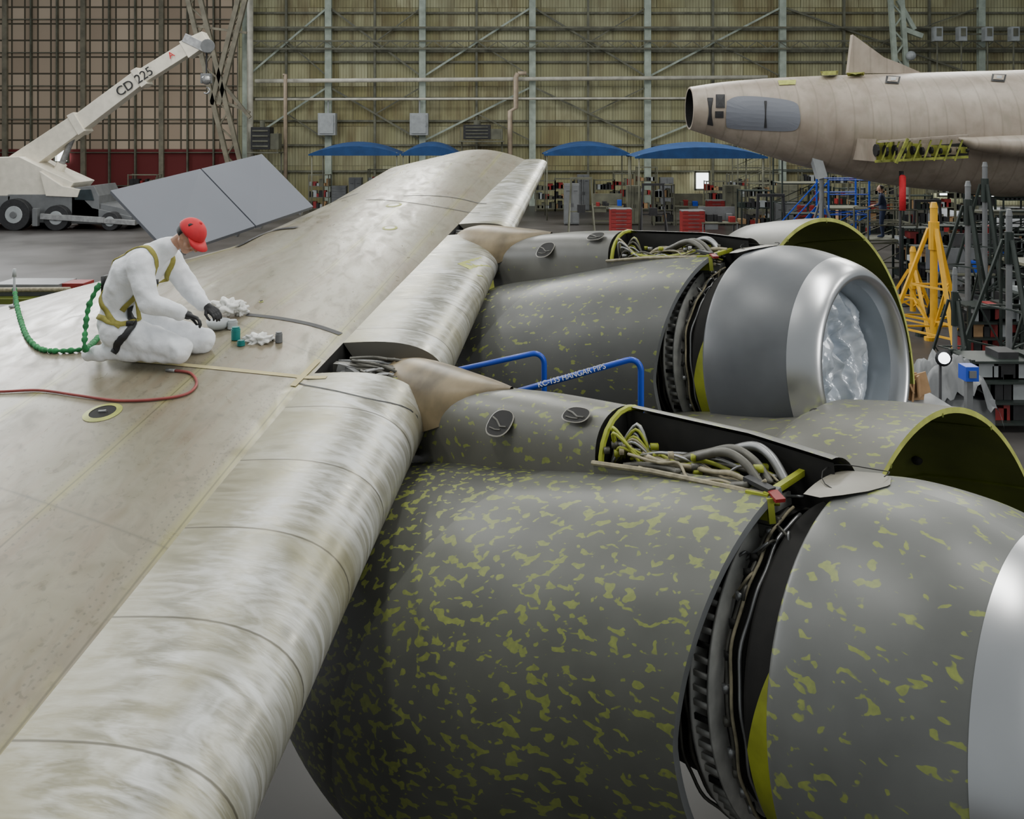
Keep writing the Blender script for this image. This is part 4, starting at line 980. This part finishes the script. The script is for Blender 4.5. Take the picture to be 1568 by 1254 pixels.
for u,Y_,k in row:
    x=X(u,Y_)
    if k==0: bench(x,Y_,1.6,.95,random.choice(('gray','columnd')),'columnd')
    elif k==1: cabinet(x,Y_,random.uniform(.7,.9),random.uniform(1.7,2.2),random.choice(('ltgray','gray','columnd','gray')))
    elif k==2: chest(x,Y_,random.uniform(.8,1.0),random.uniform(.9,1.4),random.choice(('redp','redp','gray','gray')))
    elif k==3: rack(x,Y_,random.uniform(1.0,1.3) if Y_<50 else 1.2,(random.uniform(1.8,2.8) if Y_>36 else random.uniform(1.2,2.0)) if Y_>20.6 else 1.2,'columnd' if Y_>45 else 'jackg')
    else: hoisttower(x,Y_,random.uniform(2,3),random.choice(('jackg','black','columnd')))
for u,Y_,w,h,mt,st in ((1290,31,1.4,2.2,'blue',True),(1355,29.5,1.6,1.3,'columnd',False),(1225,35.5,1.8,2.8,'jackg',False),(1545,27,1.8,2.4,'jackg',False),(1345,36,2.0,3.0,'columnd',False),(1610,18,1.4,2.2,'jackg',False),(1150,50,1.8,3.6,'columnd',False)):
    scaffold(X(u,Y_),Y_,w,h,mt,st)
wx=X(1352,29.5)
Tm=Matrix.Translation((wx,29.5,1.33))@Matrix.Rotation(math.radians(150),4,'Z')
pose2={'body':[((0,-.06,.95),(0,.06,.95),.13,.13),((0,0,.95),(.02,0,1.2),.13,.13),((.02,-.06,1.2),(.04,-.1,1.38),.12,.09),((.02,.06,1.2),(.04,.1,1.38),.12,.09),((.04,-.17,1.4),(.04,.17,1.4),.07,.07),((.04,0,1.4),(.06,0,1.5),.07,.055),
 ((0,-.1,.9),(.05,-.11,.5),.095,.065),((.05,-.11,.5),(.0,-.11,.08),.06,.045),((0,-.11,.05),(.14,-.11,.04),.05,.04),((0,.1,.9),(.05,.11,.5),.095,.065),((.05,.11,.5),(0,.11,.08),.06,.045),((0,.11,.05),(.14,.11,.04),.05,.04),
 ((.04,-.2,1.38),(.08,-.25,1.12),.06,.048),((.08,-.25,1.12),(.28,-.18,1.05),.045,.035),((.04,.2,1.38),(.08,.25,1.12),.06,.048),((.08,.25,1.12),(.28,.18,1.05),.045,.035)],
 'neck':(.05,0,1.5),'head':(.08,0,1.63),'look':(.95,0,-.3),'hands':[((.29,-.18,1.05),(1,.1,0),(0,0,1)),((.29,.18,1.05),(1,-.1,0),(0,0,1))]}
person('standing_worker',Tm,pose2,{'body':'navy','skin':'skin','hand':'skin'},detail=False)
b=MB(); p=S(1382,262,24.6); b.cyl(S(1382,272,24.6),S(1382,322,24.6),.09,n=14,mi=0); b.ball(S(1382,272,24.6),.09); b.cyl(S(1382,262,24.6),S(1382,272,24.6),.03,mi=1); b.cyl((p.x,24.75,0),(p.x,24.75,p.z),.03,mi=1); b.box((p.x,24.7,S(1382,300,24.6).z),(.2,.08,.06),1); b.cyl((p.x,24.75,0),(p.x,24.75,.04),.25,mi=1); b.build('fire_extinguisher_stand',['red','black'],smooth=True)
for i,(u0,v0,u1,v1,Y_) in enumerate(((1064,263,1086,290,57.6),(1436,262,1476,300,57.6),(1500,255,1568,302,57.6),(84,228,105,248,60.8))):
    b=MB(); a=S(u0,v0,Y_);c=S(u1,v1,Y_); cx=(a.x+c.x)/2;cz=(a.z+c.z)/2;w=c.x-a.x;h=a.z-c.z
    b.box((cx,Y_,cz),(w,.05,h),0)
    for j in(-1,1): b.box((cx+j*w/2,Y_-.05,cz),(.12,.15,h+.12),1); b.box((cx,Y_-.05,cz+j*h/2),(w,.15,.12),1)
    b.build('window_%d'%(i+1),['screen','columnd'])
b=MB()
for i in range(9):
    c=S(1402+random.uniform(-14,22),592+random.uniform(-18,8),11.5); rt=Matrix.Rotation(random.uniform(-.6,.6),3,'Y')@Matrix.Rotation(random.uniform(0,1.5),3,'Z'); b.box(c,(.22,.02,.28),0,rt)
c=S(1408,615,11.5); b.box((c.x,11.5,(c.z)/2),(.5,.6,c.z),1); b.box((c.x,11.5,c.z),(.56,.66,.05),1)
b.build('cardboard_scrap_bin',['card','gray'])
b=MB(); c=S(1452,600,13); b.box((c.x,13,c.z/2),(.95,.8,c.z),1); 
rows=[]
for i in range(24):
    rows.append([Vector((c.x-.55+1.1*i/23,13-.5+1.0*j/15,c.z+.42+.3*noise.noise(Vector((i*.35,j*.4,1)))-.5*(abs(i/11.5-1)**3)-.3*(abs(j/7.5-1)**3))) for j in range(16)])
b.grid(rows,0); b.build('plastic_wrapped_crate',['gray','gray'],smooth=True)
b=MB(); c=S(1483,570,11.6); b.box(c,(.17,.2,.19),0); b.box(c-Vector((0,.11,0)),(.09,.02,.09),1); b.box((c.x,11.6,c.z/2),(.08,.08,c.z),2); b.box((c.x,11.6,.03),(.5,.5,.06),2); b.build('control_box_stand',['blue','gray','gray'])
b=MB(); c=S(1445,548,12.2); b.cyl(c+Vector((0,.1,0)),c,.05,.12,n=16,mi=1); b.ball(c+Vector((0,-.01,0)),.08,0); b.cyl((c.x,c.y+.1,0),c+Vector((0,.1,0)),.02,mi=1); b.cyl((c.x,c.y+.1,0),(c.x,c.y+.1,.03),.2,mi=1); b.build('work_light',['screen','black'],smooth=True)
b=MB(); c=S(40,445,19); b.box((c.x,19,c.z-.1),(3.0,1.4,.12),0); b.box((c.x+.2,19,c.z+.08),(1.4,.8,.25),1); b.box((c.x+1.1,19,c.z+.1),(.5,.5,.2),2); b.box((c.x-.9,19,c.z+.06),(.6,.7,.2),3)
for i in(-1,1):
    for j in(-1,1): b.box((c.x+i*1.4,19+j*.6,(c.z-.1)/2),(.08,.08,c.z-.1),1)
b.cyl((c.x-1.3,18.5,c.z+.1),(c.x+1.2,18.5,c.z+.12),.05,mi=4); b.build('parts_cart',['primerd','gray','redp','black','beigew'],bevel=.01)
bench(X(200,50),50,2); chest(X(240,50),50,1.2,1.2,'gray'); cabinet(X(165,60),60,.8,1.2,'columnd'); rack(X(222,55),55,1.8,2.2); rack(X(262,55),55,1.6,2.0); rack(X(300,54),54,1.6,2.0)
# ------------------------------------------------------------------ lights, world, camera
def area(loc,rot,sx_,sy_,e,col=(1,1,1)):
    l=bpy.data.lights.new('hangar_or_added_light','AREA'); l.shape='RECTANGLE'; l.size=sx_; l.size_y=sy_; l.energy=e; l.color=col
    o=bpy.data.objects.new('hangar_or_added_light',l); o.location=loc; o.rotation_euler=[math.radians(a) for a in rot]; sc.collection.objects.link(o); return o
def aim(o,t): o.rotation_euler=(Vector(t)-o.location).to_track_quat('-Z','Y').to_euler()
for x in (-18,-6,6,18):
    for y in (6,22,38): area((x,y,18),(0,0,0),1.6,8,1000,(1,1,.95))
for x in (-8,8,24): area((x,44,17),(-50,0,0),6,2,1400,(1,1,.93))
area((16,-8,10),(60,0,50),10,8,1600,(1,1,.97))  # unseen area light standing for an open hangar door behind the camera
area((-30,20,9),(0,-75,0),8,14,2500,(.95,.98,1))
aim(area((-34,50,19),(0,0,0),12,7,7000,(.97,.99,1)),(-4,8,3))  # added area light out of view, aimed to put a sheen on the left wing
w=bpy.data.worlds.new('World'); sc.world=w; w.use_nodes=True
w.node_tree.nodes['Background'].inputs[0].default_value=(.88,.95,.97,1); w.node_tree.nodes['Background'].inputs[1].default_value=.36
cam=bpy.data.cameras.new('Camera'); co=bpy.data.objects.new('Camera',cam); sc.collection.objects.link(co)
co.location=CAM; co.rotation_euler=(math.radians(90),0,0); cam.sensor_width=36; cam.lens=F/1568*36; cam.shift_y=-(627-200)/1568; cam.clip_end=300
sc.camera=co
